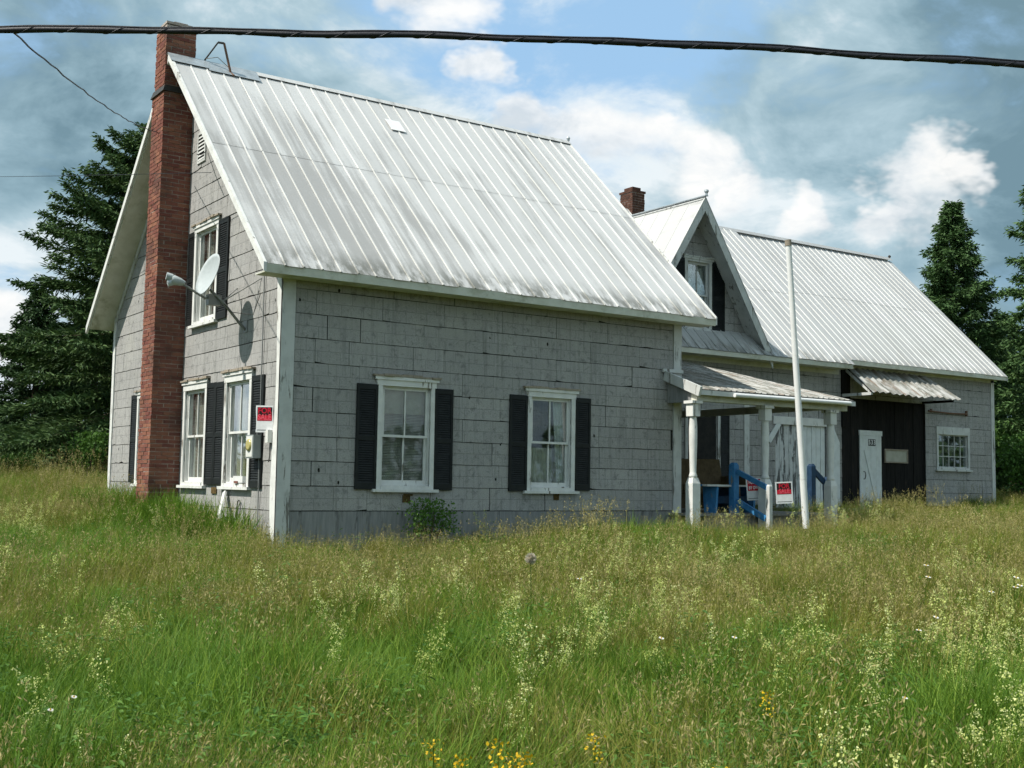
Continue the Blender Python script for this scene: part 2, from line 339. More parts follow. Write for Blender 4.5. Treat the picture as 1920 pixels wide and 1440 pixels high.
M['pipe'] = varied('white_plastic_pipe', (.74, .74, .73), (.80, .80, .79), 6, .4, var=0, bumpv=.03, spec=.4, dirt=(.45, .42, .36), dirt_scale=5, dirt_lo=.62, dirt_hi=.8)
M['greenp'] = plain('dull_green_board', (.10, .19, .15), .8)
M['dish'] = plain('grey_dish_paint', (.42, .46, .465), .55)
M['arm'] = plain('grey_steel', (.25, .255, .25), .5, .4, .3)
M['dark'] = plain('dark_metal', (.05, .048, .045), .6)
M['rustm'] = plain('rust_brown_metal', (.16, .09, .06), .8)
M['meter'] = plain('meter_box_grey', (.28, .31, .31), .55)
M['meterw'] = plain('meter_face_white', (.72, .72, .68), .4)
M['meterg'] = plain('meter_glass_amber', (.48, .42, .16), .15, .6)
M['signw'] = plain('sign_white', (.82, .82, .82), .45)
M['signk'] = plain('sign_black', (.015, .012, .012), .4)
M['signr'] = plain('sign_red', (.62, .015, .04), .4)
M['signp'] = plain('sign_pink_red', (.80, .10, .14), .4)
M['cable'] = varied('black_cable_sheath', (.010, .011, .016), (.022, .023, .03), 30, .5, var=0, bumpv=.2)
M['lash'] = plain('lashing_wire', (.06, .06, .068), .5, .5, .4)
M['conc'] = varied('mossy_concrete', (.20, .20, .19), (.32, .31, .29), 7, .95, bumpv=.5, dirt=(.08, .09, .06), dirt_scale=3)
M['bark'] = varied('spruce_bark', (.07, .055, .042), (.14, .115, .09), 6, .95, (3, 3, .6), .6, .1, var=.1)

# ---------------------------------------------------------------- ground
def gz(x, y):
    """height of the bare ground: falls gently to the road, rises to the back"""
    z = -.31 + .037*y
    if x > 0: z += .034*min(x, 9) + .008*min(max(x-9, 0), 26)
    if x < 0: z += .004*min(-x, 30)
    z += .05*math.sin(x*.55+1.3)*math.sin(y*.47) + .03*math.sin(x*1.4+.4*y)
    return max(z, -1.6) if y > -60 else -1.6
def ground_sheet():
    xs = sorted(set([-400, -250, -150, -90] + [-60+2*i for i in range(61)] + [80, 110, 160, 250, 400]))
    ys = sorted(set([-400, -250, -150, -90, -60] + [-40+2*i for i in range(51)] + [80, 110, 160, 250, 400]))
    mb = MB(); vs = [(x, y, min(gz(max(-40, min(60, x)), max(-60, min(60, y))), 2.2)) for y in ys for x in xs]; n = len(xs)
    mb.add(vs, [(j*n+i, j*n+i+1, (j+1)*n+i+1, (j+1)*n+i) for j in range(len(ys)-1) for i in range(n-1)])
    m = varied('meadow_soil_and_thatch', (.045, .06, .018), (.10, .09, .04), 3, .95, (1, 1, 1), .5, .1, var=0, dirt=(.05, .085, .02), dirt_scale=.4)
    tag(mb.build('ground', m, None, True), kind='structure')
ground_sheet()

# ---------------------------------------------------------------- the farmhouse
HOUSE = tag(empty('farmhouse', (3.8, 0, -.4)), 'grey shingle-sided farmhouse with white metal roofs, dormer, porch and brick chimney', 'house')
HB = Matrix.Translation((-3.8, 0, .4))                      # parts are written in world coordinates
def H(mb, name, mats, parent=None, smooth=False):
    o = mb.build(name, mats, parent or HOUSE, smooth)
    if parent is None: o.matrix_local = HB
    return o
def hempty(name):
    o = empty(name, (0, 0, 0), HOUSE); o.matrix_local = HB; return o
L, WD = 7.66, 8.213                                          # long side, gable width of the main block
EZ, EO, GO, GO2, RY, RZ = 3.79, .387, .449, .483, 4.06, 8.03  # eave height, overhangs, ridge
SL = (RZ-EZ)/(RY+EO)                                         # roof pitch
YW, XR = 4.2, 23.50                                          # wing: front wall plane, right end
WE, WR, WRZ = 3.65, 7.8, 7.95                                # wing: eave y, ridge y and z
WSL = (WRZ-3.86)/(WR-WE)

class Wall:
    """a vertical wall plane: u runs along it, v is height, n points outward"""
    def __init__(s, o, u, n): s.o, s.u, s.n = Vector(o), Vector(u), Vector(n)
    def p(s, u, v, n=0): return s.o + s.u*u + s.n*n + Vector((0, 0, v))
    def box(s, mb, u0, u1, v0, v1, n0, n1, mi=0):
        q = [s.p(u0, v0, n0), s.p(u1, v0, n0), s.p(u1, v1, n0), s.p(u0, v1, n0), s.p(u0, v0, n1), s.p(u1, v0, n1), s.p(u1, v1, n1), s.p(u0, v1, n1)]
        return mb.hexa(q, mi)
    def prism(s, mb, poly, n0, n1, mi=0):
        k = len(poly); f = n1 if callable(n1) else (lambda v: n1); vs = [s.p(a, b, n0) for a, b in poly] + [s.p(a, b, f(b)) for a, b in poly]
        fs = [tuple(reversed(range(k))), tuple(range(k, 2*k))] + [(i, (i+1) % k, k+(i+1) % k, k+i) for i in range(k)]
        return mb.add(vs, fs, mi)
FW = Wall((0, 0, 0), (1, 0, 0), (0, -1, 0)); GW = Wall((0, 0, 0), (0, 1, 0), (-1, 0, 0)); WW = Wall((0, YW, 0), (1, 0, 0), (0, -1, 0))

def clip(poly, a, b, c):                                     # keep a*u+b*v <= c
    out = []
    for i in range(len(poly)):
        p, q = poly[i], poly[(i+1) % len(poly)]; dp, dq = a*p[0]+b*p[1]-c, a*q[0]+b*q[1]-c
        if dp <= 0: out.append(p)
        if (dp < 0 < dq) or (dq < 0 < dp):
            t = dp/(dp-dq); out.append((p[0]+t*(q[0]-p[0]), p[1]+t*(q[1]-p[1])))
    return out
def area(p): return abs(sum(p[i][0]*p[(i+1) % len(p)][1]-p[(i+1) % len(p)][0]*p[i][1] for i in range(len(p))))/2
def minus(polys, r):
    u0, u1, v0, v1 = r; out = []
    for p in polys:
        mid = clip(clip(p, -1, 0, -u0), 1, 0, u1) if p else []
        for q in (clip(p, 1, 0, u0), clip(p, -1, 0, -u1), clip(mid, 0, 1, v0) if mid else [], clip(mid, 0, -1, -v1) if mid else []):
            if len(q) > 2 and area(q) > 4e-4: out.append(q)
    return out
def clad(wall, name, u0, u1, v0, v1, holes, cuts=(), seed=1, inset=None):
    """a wall sheet with openings and the siding panels nailed on it, every panel its own piece"""
    rg = random.Random(seed)
    polys = [[(u0, -.6), (u1, -.6), (u1, v1), (u0, v1)]]
    for c in cuts: polys = [q for q in (clip(p, *c) for p in polys) if len(q) > 2]
    for h in holes: polys = minus(polys, h)
    mb = MB()
    for p in polys: wall.prism(mb, p, -.12, 0)
    W0 = H(mb, name, M['backing'])
    a0, a1 = inset or (u0, u1)
    k = -3; CH = .356
    while .314 + k*CH < v1:
        z0 = .314 + k*CH; z1 = min(z0+CH, v1)
        x = a0 - rg.choice([0, .36, .545, .73, .9]) - rg.random()*.05
        while x < a1:
            ln = 1.09 if rg.random() < .86 else rg.choice([.55, .72])
            e0, e1 = max(x, a0), min(x+ln, a1); x += ln
            if e1-e0 < .05 or z1-z0 < .04 or z0 < v0-.01: continue
            g, gh = rg.uniform(.0015, .005) if rg.random() < .85 else .012, rg.uniform(.005, .0115)
            tl = rg.uniform(-.004, .004); ch = rg.random()
            pl = [(e0+g, z0+gh*.5+tl), (e1-g, z0+gh*.5-tl), (e1-g, z1-gh*.5-tl), (e0+g, z1-gh*.5+tl)]
            nb = max(2, int((e1-e0)/.16)); low = [(e0+g, z0+gh*.5+tl)]                     # ragged lower edge, a chip here and there
            for q in range(1, nb): low.append((e0+g+(e1-e0-2*g)*(q+rg.uniform(-.3, .3))/nb, z0+gh*.5+rg.uniform(-.003, .004) + (rg.uniform(.010, .022) if rg.random() < .03 else 0)))
            low.append((e1-g, z0+gh*.5-tl))
            if ch < .09: low[0] = (e0+g, z0+rg.uniform(.012, .035))
            elif ch < .17: low[-1] = (e1-g, z0+rg.uniform(.012, .03))
            pl = low + pl[2:]
            ps = [pl]
            for c in cuts: ps = [q for q in (clip(p, *c) for p in ps) if len(q) > 2]
            for h in holes: ps = minus(ps, h)
            if not ps or sum(map(area, ps)) < .004: continue
            mb = MB(); th = .012 + rg.random()*.006; fn = lambda v, z0=z0, th=th: th - (v-z0)*(th-.007)/CH      # the foot stands proud of the course below
            for p in ps: wall.prism(mb, p, .002, fn)
            mb.build('siding_panel', M['siding'], W0)
        k += 1
    return W0

# openings (u0,u1,v0,v1) inside the casings
W1, W2 = (1.63, 2.47, .69, 2.19), (4.38, 5.20, .69, 2.17)
G1, G2, GU, GB = (2.93, 3.86, .69, 2.22), (1.06, 1.98, .69, 2.25), (2.67, 3.60, 3.36, 4.89), (5.55, 6.40, .69, 2.22)
DW = (11.72, 12.40, 4.40, 5.92); PW = (11.75, 12.68, .75, 2.40); SW = (20.92, 22.24, 1.36, 2.26)
GARAGE = (17.02, 20.40, -.6, 3.05); BARN = (14.62, 16.42, -.6, 2.30)
rake = lambda off: ((-SL, 1, EZ+SL*EO-off), (SL, 1, RZ+SL*RY-off))   # under both slopes
wall_front = clad(FW, 'front_wall', 0, L, .314, 3.98, [W1, W2], (), 3, (.185, L-.175))
wall_gable = clad(GW, 'gable_wall', 0, WD, -.45, 8.0, [G1, G2, GU, GB], rake(.10), 5, (.13, WD-.13))
wall_wing = clad(WW, 'wing_front_wall', L, XR, .0, 4.18, [PW, SW, GARAGE, BARN], (), 11, (L, XR-.14))
DX, DZ, DY, DSL = 11.85, 7.33, 3.75, 3.39/2.15                # dormer apex x, z, front y, pitch
wall_dormer = clad(WW, 'dormer_wall', DX-2.1, DX+2.1, 3.8, 7.2, [DW], ((-DSL, 1, DZ-.12-DSL*DX), (DSL, 1, DZ-.12+DSL*DX)), 17)
# hidden and far sides
mb = MB(); mb.box(L-.1, L, .0, WD, -.6, 3.9); mb.box(0, L, WD-.1, WD, -.6, 3.9)
mb.add([(L-.05, 0, 3.9), (L-.05, WD, 3.9), (L-.05, RY, RZ-.12)], [(0, 1, 2)])
H(mb, 'back_wall', M['siding'])
mb = MB(); mb.box(XR-.1, XR-.002, YW+.14, 11.4, -.6, 4.15); mb.box(L, XR, 11.3, 11.4, -.6, 4.15); mb.add([(XR-.05, YW, 4.15), (XR-.05, 11.4, 4.15), (XR-.05, WR, WRZ-.12)], [(0, 1, 2)])
H(mb, 'wing_back_wall', M['siding'])
mb = MB(); mb.box(.14, L-.12, .14, WD-.12, -.2, -.1); mb.box(L+.05, XR-.12, YW+.3, 11.2, -.2, -.1); mb.box(.14, L-.12, .14, WD-.12, 2.62, 2.70)
H(mb, 'floor', M['board'])
# scraped strip below the siding on the front
mb = MB(); x = .19
while x < L-.2:
    w = rnd.uniform(.9, 1.5); mb.box(x, min(x+w, L-.18)-.006, -.012-rnd.random()*.004, -.001, -.55, .306); x += w
H(mb, 'base_board', M['skirt'])

# corner boards, frieze, rake trim
def trim(wall, u0, u1, v0, v1, n1, name='corner_board', mat='white'):
    mb = MB(); wall.box(mb, u0, u1, v0, v1, .001, n1); return H(mb, name, M[mat])
trim(FW, -.03, .18, -.55, 3.70, .034, mat='trimold'); 
mb = MB()
for i in range(14):                                          # the sunny side board is split and ragged along its edge
    z0, z1 = -.55+i*.31, -.55+(i+1)*.31
    wv = lambda z: .125 + .045*math.exp(-((z-.5)/.6)**2) + .03*math.sin(z*2.1) + (.03 if 1.1 < z < 1.5 else 0)
    a, b = wv(z0), wv(z1)
    mb.hexa([GW.p(-.033, z0, .001), GW.p(a, z0, .001), GW.p(b, z1, .001), GW.p(-.033, z1, .001), GW.p(-.033, z0, .03), GW.p(a, z0, .03), GW.p(b, z1, .03), GW.p(-.033, z1, .03)])
H(mb, 'corner_board', M['white'])
trim(GW, WD-.12, WD+.02, -.55, 3.95, .03); trim(FW, L-.17, L+.015, -.55, 3.70, .03, mat='trimold')
trim(WW, XR-.14, XR+.01, -.55, 4.0, .03, mat='trimold'); trim(WW, 13.55, 13.72, -.3, 2.75, .03, mat='trimold')
trim(FW, -.03, L+.02, 3.705, 3.99, .03, 'frieze_board', 'cream'); trim(WW, L, 16.9, 3.62, 3.98, .03, 'frieze_board', 'cream'); trim(WW, 16.9, XR, 3.80, 4.16, .03, 'frieze_board', 'cream')
def rake_board(wall, a, b, w, n0, n1, name, mat):
    """a board along the sloping line a-b (u,v), w deep below it"""
    mb = MB(); (u0, v0), (u1, v1) = a, b
    wall.prism(mb, [(u0, v0), (u1, v1), (u1, v1-w), (u0, v0-w)], n0, n1); return H(mb, name, M[mat])
roofz = lambda y: EZ + SL*(y+EO) if y < RY else RZ - SL*(y-RY)
YB = 2*RY+EO                                                  # rear eave
rake_board(GW, (-.02, roofz(-.02)-.13), (RY, RZ-.13), .22, .002, .03, 'frieze_board', 'trimold')
rake_board(GW, (WD+.02, roofz(WD+.02)-.13), (RY, RZ-.13), .22, .0025, .031, 'frieze_board', 'trimold')

# ---------------------------------------------------------------- roofs
def frame(o, s, t):
    s, t = Vector(s).normalized(), Vector(t).normalized(); n = s.cross(t)
    return Matrix(((s.x, t.x, n.x, o[0]), (s.y, t.y, n.y, o[1]), (s.z, t.z, n.z, o[2]), (0, 0, 0, 1)))
def sheet_mesh(name, w, ln, ribs, h, rw, mat, minor=0):
    """one ribbed roof sheet: w wide, ln long up the slope, ribs raised h; 2 mm thick"""
    top = []
    n = ribs; pitch = w/n
    for i in range(n):
        x = i*pitch; top += [(x, .003), (x+rw*.22, h), (x+rw*.78, h), (x+rw, .003)]
        if minor:
            for k in range(1, 3):
                xm = x + rw + (pitch-rw)*k/3; top += [(xm-.012, .003), (xm, minor), (xm+.012, .003)]
    top.append((w-.001, .003)); prof = top + [(w-.001, 0.0), (0, 0.0)]; k = len(prof)
    vs = [(x, 0, z) for x, z in prof] + [(x, ln, z) for x, z in prof]
    fs = [(i, (i+1) % k, k+(i+1) % k, k+i)[::-1] for i in range(k)]
    mb = MB(); mb.add(vs, fs); m = len(top)
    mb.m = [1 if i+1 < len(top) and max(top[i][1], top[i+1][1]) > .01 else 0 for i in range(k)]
    for o, rev in ((0, False), (k, True)):                    # close the ends under every rib
        i = 0
        while i+3 < m:
            if top[i+1][1] > .004:
                e = i+2 if top[i+2][1] < .004 else i+3
                f = tuple(o+j for j in range(i, e+1)); mb.f.append(f if not rev else f[::-1]); mb.m.append(0); i = e
            i += 1
    return mb.mesh(name, mat if isinstance(mat, list) else [mat, mat])
HI = HB.inverted()
def sheets(parent, org, s, t, width, length, rows, per, ribs, h, rw, mat, seed=0, lift=.004, minor=0, skew=0.0):
    """rows: fractions up the slope where sheets lap; per: width of one sheet"""
    rg = random.Random(seed); F = frame(org, s, t); n = round(width/per); w = width/n
    for r in range(len(rows)-1):
        l0, l1 = rows[r]*length, rows[r+1]*length; ln = l1-l0 + (.06 if r+2 < len(rows) else 0)
        me = sheet_mesh('roof_panel', w, ln, ribs, h, rw, mat, minor)
        for i in range(n):
            j = rg.uniform(-.012, .012) if r == 0 else rg.uniform(-.006, .006)
            m = F @ Matrix.Translation((i*w + rg.uniform(-.002, .002), l0 + j - (.06 if r else 0), lift + r*.004 + (i % 2)*.0006)) @ Matrix.Rotation(rg.uniform(-.0016, .0016), 4, 'Z')
            link('roof_panel', me, parent, m)
# main roof: deck with soffit and fascia, then the sheets
def deck(name, x0, x1, ye, ze, yr, zr, thick, mat='cream'):
    mb = MB(); a, b, c, d = (x0, ye, ze), (x1, ye, ze), (x1, yr, zr), (x0, yr, zr)
    mb.slab(a, b, c, d, thick) if ye < yr else mb.slab(b, a, d, c, thick)
    return H(mb, name, M[mat])
X0, X1 = -GO, L+GO2
roof_front = deck('roof', X0, X1, -EO, EZ-.02, RY, RZ-.02, .11)
SLEN = math.hypot(RY+EO, RZ-EZ)
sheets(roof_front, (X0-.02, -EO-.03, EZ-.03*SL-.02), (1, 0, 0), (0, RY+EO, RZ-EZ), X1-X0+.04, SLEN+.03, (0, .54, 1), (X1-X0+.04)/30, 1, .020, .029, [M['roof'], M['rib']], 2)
roof_rear = deck('rear_roof', X0, X1, YB, EZ-.02, RY, RZ-.02, .11)
sheets(roof_rear, (X1+.02, YB+.03, EZ-.03*SL-.02), (-1, 0, 0), (0, -(YB-RY), RZ-EZ), X1-X0+.04, SLEN+.03, (0, 1), (X1-X0+.04)/15, 2, .021, .042, M['roof'], 3)
def vrake(x, ye, ze, yr, zr, w, t, name='rake_board', mat='white', up=.02):
    mb = MB(); a, b = Vector((x, ye, ze+up)), Vector((x, yr, zr+up)); q = Vector((t, 0, 0)); d = Vector((0, 0, -w))
    mb.hexa([a+d, a+d+q, b+d+q, b+d, a, a+q, b+q, b]); return H(mb, name, M[mat])
vrake(X0-.045, -EO-.05, EZ-.05*SL, RY-.001, RZ, .13, .044); vrake(X0-.045, YB+.05, EZ-.05*SL, RY+.001, RZ, .15, .044)
vrake(X1+.001, -EO-.03, EZ-.03*SL, RY, RZ, .14, .03)
# fascia along the eaves
mb = MB(); mb.box(X0, X1, -EO-.024, -EO-.001, EZ-.165, EZ-.035); H(mb, 'fascia_board', M['cream'])
mb = MB(); mb.box(X0, X1, -EO+.002, -.032, EZ-.158, EZ-.138); H(mb, 'soffit', M['cream'])
# ridge caps
def ridge_cap(x0, x1, y, z, w, mat, drop=SL, name='ridge_cap'):
    mb = MB(); mb.slab((x0, y-w, z-w*drop+.034), (x1, y-w, z-w*drop+.034), (x1, y, z+.034), (x0, y, z+.034), .004)
    mb.slab((x1, y+w, z-w*drop+.034), (x0, y+w, z-w*drop+.034), (x0, y, z+.034), (x1, y, z+.034), .004); return H(mb, name, M[mat])
ridge_cap(X0+1.5, X1+.03, RY, RZ, .10, 'roof'); ridge_cap(X0-.06, X0+.62, RY, RZ+.006, .21, 'galv'); ridge_cap(X0+.60, X0+1.55, RY, RZ+.003, .26, 'galv')
mb = MB(); mb.lathe((X1+.02, RY, RZ+.03), [(.03, 0), (.03, .03), (.045, .05), (.02, .09)], 8); H(mb, 'ridge_finial', M['galv'])
# a pale replacement patch near the ridge
mb = MB(); F = frame((3.42, 0, 0), (1, 0, 0), (0, RY+EO, RZ-EZ))
yy = 3.18; mb.slab((3.42, yy, roofz(yy)+.035), (3.72, yy, roofz(yy)+.035), (3.72, yy+.28, roofz(yy+.28)+.035), (3.42, yy+.28, roofz(yy+.28)+.035), .006)
H(mb, 'roof_patch', M['pipe'])

# wing roofs: a longer left section lapping over the right one
wz = lambda y: 3.86 + WSL*(y-WE)
XB = 16.80
wing_left = deck('wing_roof', L-1.0, XB, WE, wz(WE)-.03, WR, WRZ-.03, .11)
wl = math.hypot(WR-WE, WRZ-3.86)
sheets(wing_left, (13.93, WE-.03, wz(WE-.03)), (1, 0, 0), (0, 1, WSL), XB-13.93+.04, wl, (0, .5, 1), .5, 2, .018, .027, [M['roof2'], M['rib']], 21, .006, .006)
sheets(wing_left, (8.0, WE-.03, wz(WE-.03)), (1, 0, 0), (0, 1, WSL), 5.93, .80, (0, 1), .3, 1, .020, .036, M['rooflip'], 23, .004)   # older, lichened lip in front of the dormer
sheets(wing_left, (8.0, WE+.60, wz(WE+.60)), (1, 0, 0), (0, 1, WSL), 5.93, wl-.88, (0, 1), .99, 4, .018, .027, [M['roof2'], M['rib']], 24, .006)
wing_right = deck('wing_roof', XB+.04, XR+.12, 3.86, wz(3.86)-.10, WR, WRZ-.10, .11)
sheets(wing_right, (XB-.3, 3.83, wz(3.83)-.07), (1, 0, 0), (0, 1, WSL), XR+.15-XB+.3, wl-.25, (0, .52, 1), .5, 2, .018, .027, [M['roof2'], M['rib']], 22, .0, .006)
deck('wing_rear_roof', L, XR+.12, 2*WR-3.86, wz(3.86)-.10, WR, WRZ-.10, .11, 'roof2')
vrake(XR+.12, 3.82, wz(3.82)-.10, WR, WRZ-.10, .12, .025)
mb = MB(); mb.box(8.0, XB, WE-.022, WE-.001, wz(WE)-.145, wz(WE)-.035); H(mb, 'fascia_board', M['cream'])
mb = MB(); mb.box(XB+.04, XR+.12, 3.838, 3.859, wz(3.86)-.21, wz(3.86)-.10); H(mb, 'fascia_board', M['cream'])
mb = MB(); mb.box(L+.05, XB, WE+.002, YW-.032, wz(WE)-.13, wz(WE)-.11); H(mb, 'soffit', M['cream'])
mb = MB(); mb.box(XB+.05, XR+.1, 3.862, YW-.032, wz(3.86)-.19, wz(3.86)-.17); H(mb, 'soffit', M['cream'])
ridge_cap(9, XR+.15, WR, WRZ-.01, .11, 'roof2', WSL); mb = MB(); mb.lathe((XR+.14, WR, WRZ+.02), [(.03, 0), (.05, .04), (.02, .08)], 8); H(mb, 'ridge_finial', M['dark'])
# dormer
dsl = math.hypot(2.15, 3.39); DB = 7.3
mb = MB(); mb.slab((DX-2.17, DB, DZ-2.17*DSL), (DX-2.17, DY, DZ-2.17*DSL), (DX, DY, DZ), (DX, DB, DZ), .09)
dorm_l = H(mb, 'dormer_roof', M['trimold'])
sheets(dorm_l, (DX-2.2, DB, DZ-2.2*DSL), (0, -1, 0), (1, 0, DSL), DB-DY+.04, math.hypot(2.2, 2.2*DSL), (0, 1), .51, 1, .012, .03, M['roof'], 31, .006)
mb = MB(); mb.slab((DX+2.17, DY, DZ-2.17*DSL), (DX+2.17, DB, DZ-2.17*DSL), (DX, DB, DZ), (DX, DY, DZ), .09)
dorm_r = H(mb, 'dormer_roof', M['trimold'])
sheets(dorm_r, (DX+2.2, DY-.04, DZ-2.2*DSL), (0, 1, 0), (-1, 0, DSL), DB-DY+.04, math.hypot(2.2, 2.2*DSL), (0, 1), .51, 1, .012, .03, M['roof'], 32, .006)
DWL = Wall((0, DY, 0), (1, 0, 0), (0, -1, 0))
rake_board(DWL, (DX-2.2, DZ-2.2*DSL+.02), (DX-.001, DZ+.02), .34, .001, .028, 'rake_board', 'trimold')
rake_board(DWL, (DX+2.2, DZ-2.2*DSL+.02), (DX+.001, DZ+.02), .34, .001, .028, 'rake_board', 'trimold')
mb = MB(); mb.beam((DX, DY-.07, DZ+.03), (DX, DB, DZ+.03), .1, .02); mb.lathe((DX, DY-.06, DZ+.03), [(.03, 0), (.03, .06), (.055, .09), (.05, .13), (.0, .15)], 8); H(mb, 'ridge_cap', M['galv'])

# ---------------------------------------------------------------- windows
def window(wall, op, head=.14, ext=.08, sash_split=.5, muntin=True, cas=.085, mat='white', grid=None, crown=True, lower_open=0):
    u0, u1, v0, v1 = op; w = hempty('window')
    mb = MB()
    wall.box(mb, u0-cas, u0, v0-.05, v1, .001, .04); wall.box(mb, u1, u1+cas, v0-.05, v1, .001, .04); wall.box(mb, u0-cas-.01, u1+cas+.01, v1, v1+head, .001, .044)
    wall.box(mb, u0, u0+.02, v0, v1, -.11, .001); wall.box(mb, u1-.02, u1, v0, v1, -.11, .001); wall.box(mb, u0+.02, u1-.02, v1-.02, v1, -.11, .001); wall.box(mb, u0+.02, u1-.02, v0, v0+.02, -.11, .001)
    mb.build('frame', M[mat], w)
    if crown:
        mb = MB(); k = 7; a, b = u0-cas-ext, u1+cas+ext
        for i in range(k):                                     # cornice strip, broken and lifting in places
            s0, s1 = a+(b-a)*i/k, a+(b-a)*(i+1)/k; dz = rnd.uniform(-.012, .012); dn = rnd.uniform(-.02, .01)
            wall.box(mb, s0, s1-.004, v1+head+.001+dz*.3, v1+head+.035+dz, .002, .085+dn)
        mb.build('cornice', M['wood' if mat == 'white' else mat], w)
        mb = MB(); wall.box(mb, u0-cas-.05, u1+cas+.05, v1+head-.05, v1+head, .0445, .062); mb.build('head_molding', M[mat], w)
    mb = MB(); wall.box(mb, u0-cas-.06, u1+cas+.06, v0-.095, v0-.05, .001, .085); wall.box(mb, u0, u1, v0-.05, v0-.001, -.06, .06); mb.build('sill', M[mat], w)
    panes = []
    if grid:
        nu, nv = grid; mb = MB(); f = .019
        for i in range(nu+1):
            c = u0+.02+(u1-u0-.04)*i/nu; wall.box(mb, max(c-f/2, u0+.02), min(c+f/2, u1-.02), v0+.02, v1-.02, -.05, -.02)
        mb.build('muntin', M[mat], w); mb = MB()
        for j in range(nv+1):
            c = v0+.02+(v1-v0-.04)*j/nv; wall.box(mb, u0+.02, u1-.02, max(c-f/2, v0+.02), min(c+f/2, v1-.02), -.048, -.018)
        mb.build('muntin', M[mat], w)
        for i in range(nu):
            for j in range(nv):
                panes.append((u0+.02+(u1-u0-.04)*i/nu, u0+.02+(u1-u0-.04)*(i+1)/nu, v0+.02+(v1-v0-.04)*j/nv, v0+.02+(v1-v0-.04)*(j+1)/nv, -.036))
    else:
        vm = v0+(v1-v0)*sash_split; st = .042; mid = (u0+u1)/2
        for s, (a, b, n) in enumerate(((vm-.02, v1-.02, -.05), (v0+.02+lower_open, vm+.02+lower_open, -.085))):
            mb = MB(); A, B = u0+.02, u1-.02
            wall.box(mb, A, A+st, a, b, n, n+.033); wall.box(mb, B-st, B, a, b, n, n+.033)
            wall.box(mb, A+st, B-st, b-.036, b, n, n+.033); wall.box(mb, A+st, B-st, a, a+(.036 if s == 0 else .065), n, n+.033)
            o = mb.build('sash', M[mat], w)
            lo = a+(.036 if s == 0 else .065)
            if muntin:
                mb = MB(); wall.box(mb, mid-.012, mid+.012, lo, b-.036, n+.003, n+.03); mb.build('muntin', M[mat], w)
                panes += [(A+st, mid-.012, lo, b-.036, n+.016), (mid+.012, B-st, lo, b-.036, n+.016)]
            else: panes.append((A+st, B-st, lo, b-.036, n+.016))
    for q in panes:
        mb = MB(); wall.box(mb, q[0]-.004, q[1]+.004, q[2]-.004, q[3]+.004, q[4]-.002, q[4]+.002); mb.build('pane', M['glass'], w)
    return w
window(FW, W1); window(FW, W2)
window(GW, G1, head=.15); window(GW, G2, head=.15, lower_open=0); window(GW, GU, head=.12); window(GW, GB, head=.12)
window(WW, DW, head=.10, ext=.05, mat='trimold'); window(WW, PW, head=.12, mat='trimold', crown=False)
window(WW, SW, head=.21, grid=(5, 3), cas=.07, mat='trimold', crown=False)

# shutters, louvred, one shared pair of meshes
def shutter_meshes():
    w, h = .36, 1.56; a = MB()
    a.box(0, .045, -.028, 0, 0, h); a.box(w-.045, w, -.028, 0, 0, h)
    for z0, z1 in ((0, .10), (.72, .79), (h-.08, h)): a.box(.045, w-.045, -.027, -.001, z0, z1)
    a.box(.045, w-.045, -.006, -.001, .1, h-.08)
    b = MB()
    for z0, z1 in ((.10, .72), (.79, h-.08)):
        n = int((z1-z0)/.034); dz = (z1-z0)/n
        for i in range(n):
            z = z0+i*dz; b.hexa([(.045, -.026, z), (w-.045, -.026, z), (w-.045, -.018, z-.001), (.045, -.018, z-.001), (.045, -.012, z+dz*.82), (w-.045, -.012, z+dz*.82), (w-.045, -.006, z+dz*.8), (.045, -.006, z+dz*.8)])
    return a.mesh('shutter', M['black']), b.mesh('louvers', M['black'])
SHF, SHL = shutter_meshes()
def shutter(wall, u0, u1, v0, v1, lean=0.0):
    rotz = math.atan2(wall.u.y, wall.u.x); flip = -1 if wall is GW else 1
    s = link('shutter', SHF, HOUSE)
    if flip == 1: m = Matrix.Translation(wall.p(u0, v0, .016)) @ Matrix.Rotation(lean, 4, 'Y') @ Matrix.Diagonal(((u1-u0)/.36, 1, (v1-v0)/1.56, 1))
    else: m = Matrix.Translation(wall.p(u1, v0, .016)) @ Matrix.Rotation(-math.pi/2, 4, 'Z') @ Matrix.Rotation(lean, 4, 'Y') @ Matrix.Diagonal(((u1-u0)/.36, 1, (v1-v0)/1.56, 1))
    s.matrix_local = HB @ m; link('louvers', SHL, s)
for u0, u1, v0, v1, ln in ((1.20, 1.55, .63, 2.20, .002), (2.545, 2.88, .63, 2.195, -.003), (3.95, 4.30, .63, 2.185, 0), (5.275, 5.60, .65, 2.20, .003)): shutter(FW, u0, u1, v0, v1, ln)
for u0, u1, v0, v1, ln in ((2.46, 2.84, .66, 2.29, .004), (2.07, 2.45, .66, 2.28, -.003), (.52, .97, .63, 2.29, .006), (2.14, 2.58, 3.30, 4.93, .004), (3.69, 3.98, 3.33, 4.93, 0), (6.49, 6.84, .66, 2.3, 0)): shutter(GW, u0, u1, v0, v1, ln)
for u0, u1, v0, v1 in ((12.49, 12.90, 4.30, 6.0), (11.26, 11.63, 4.34, 5.97)): shutter(WW, u0, u1, v0, v1)
shutter(WW, 12.77, 13.05, .72, 2.48)

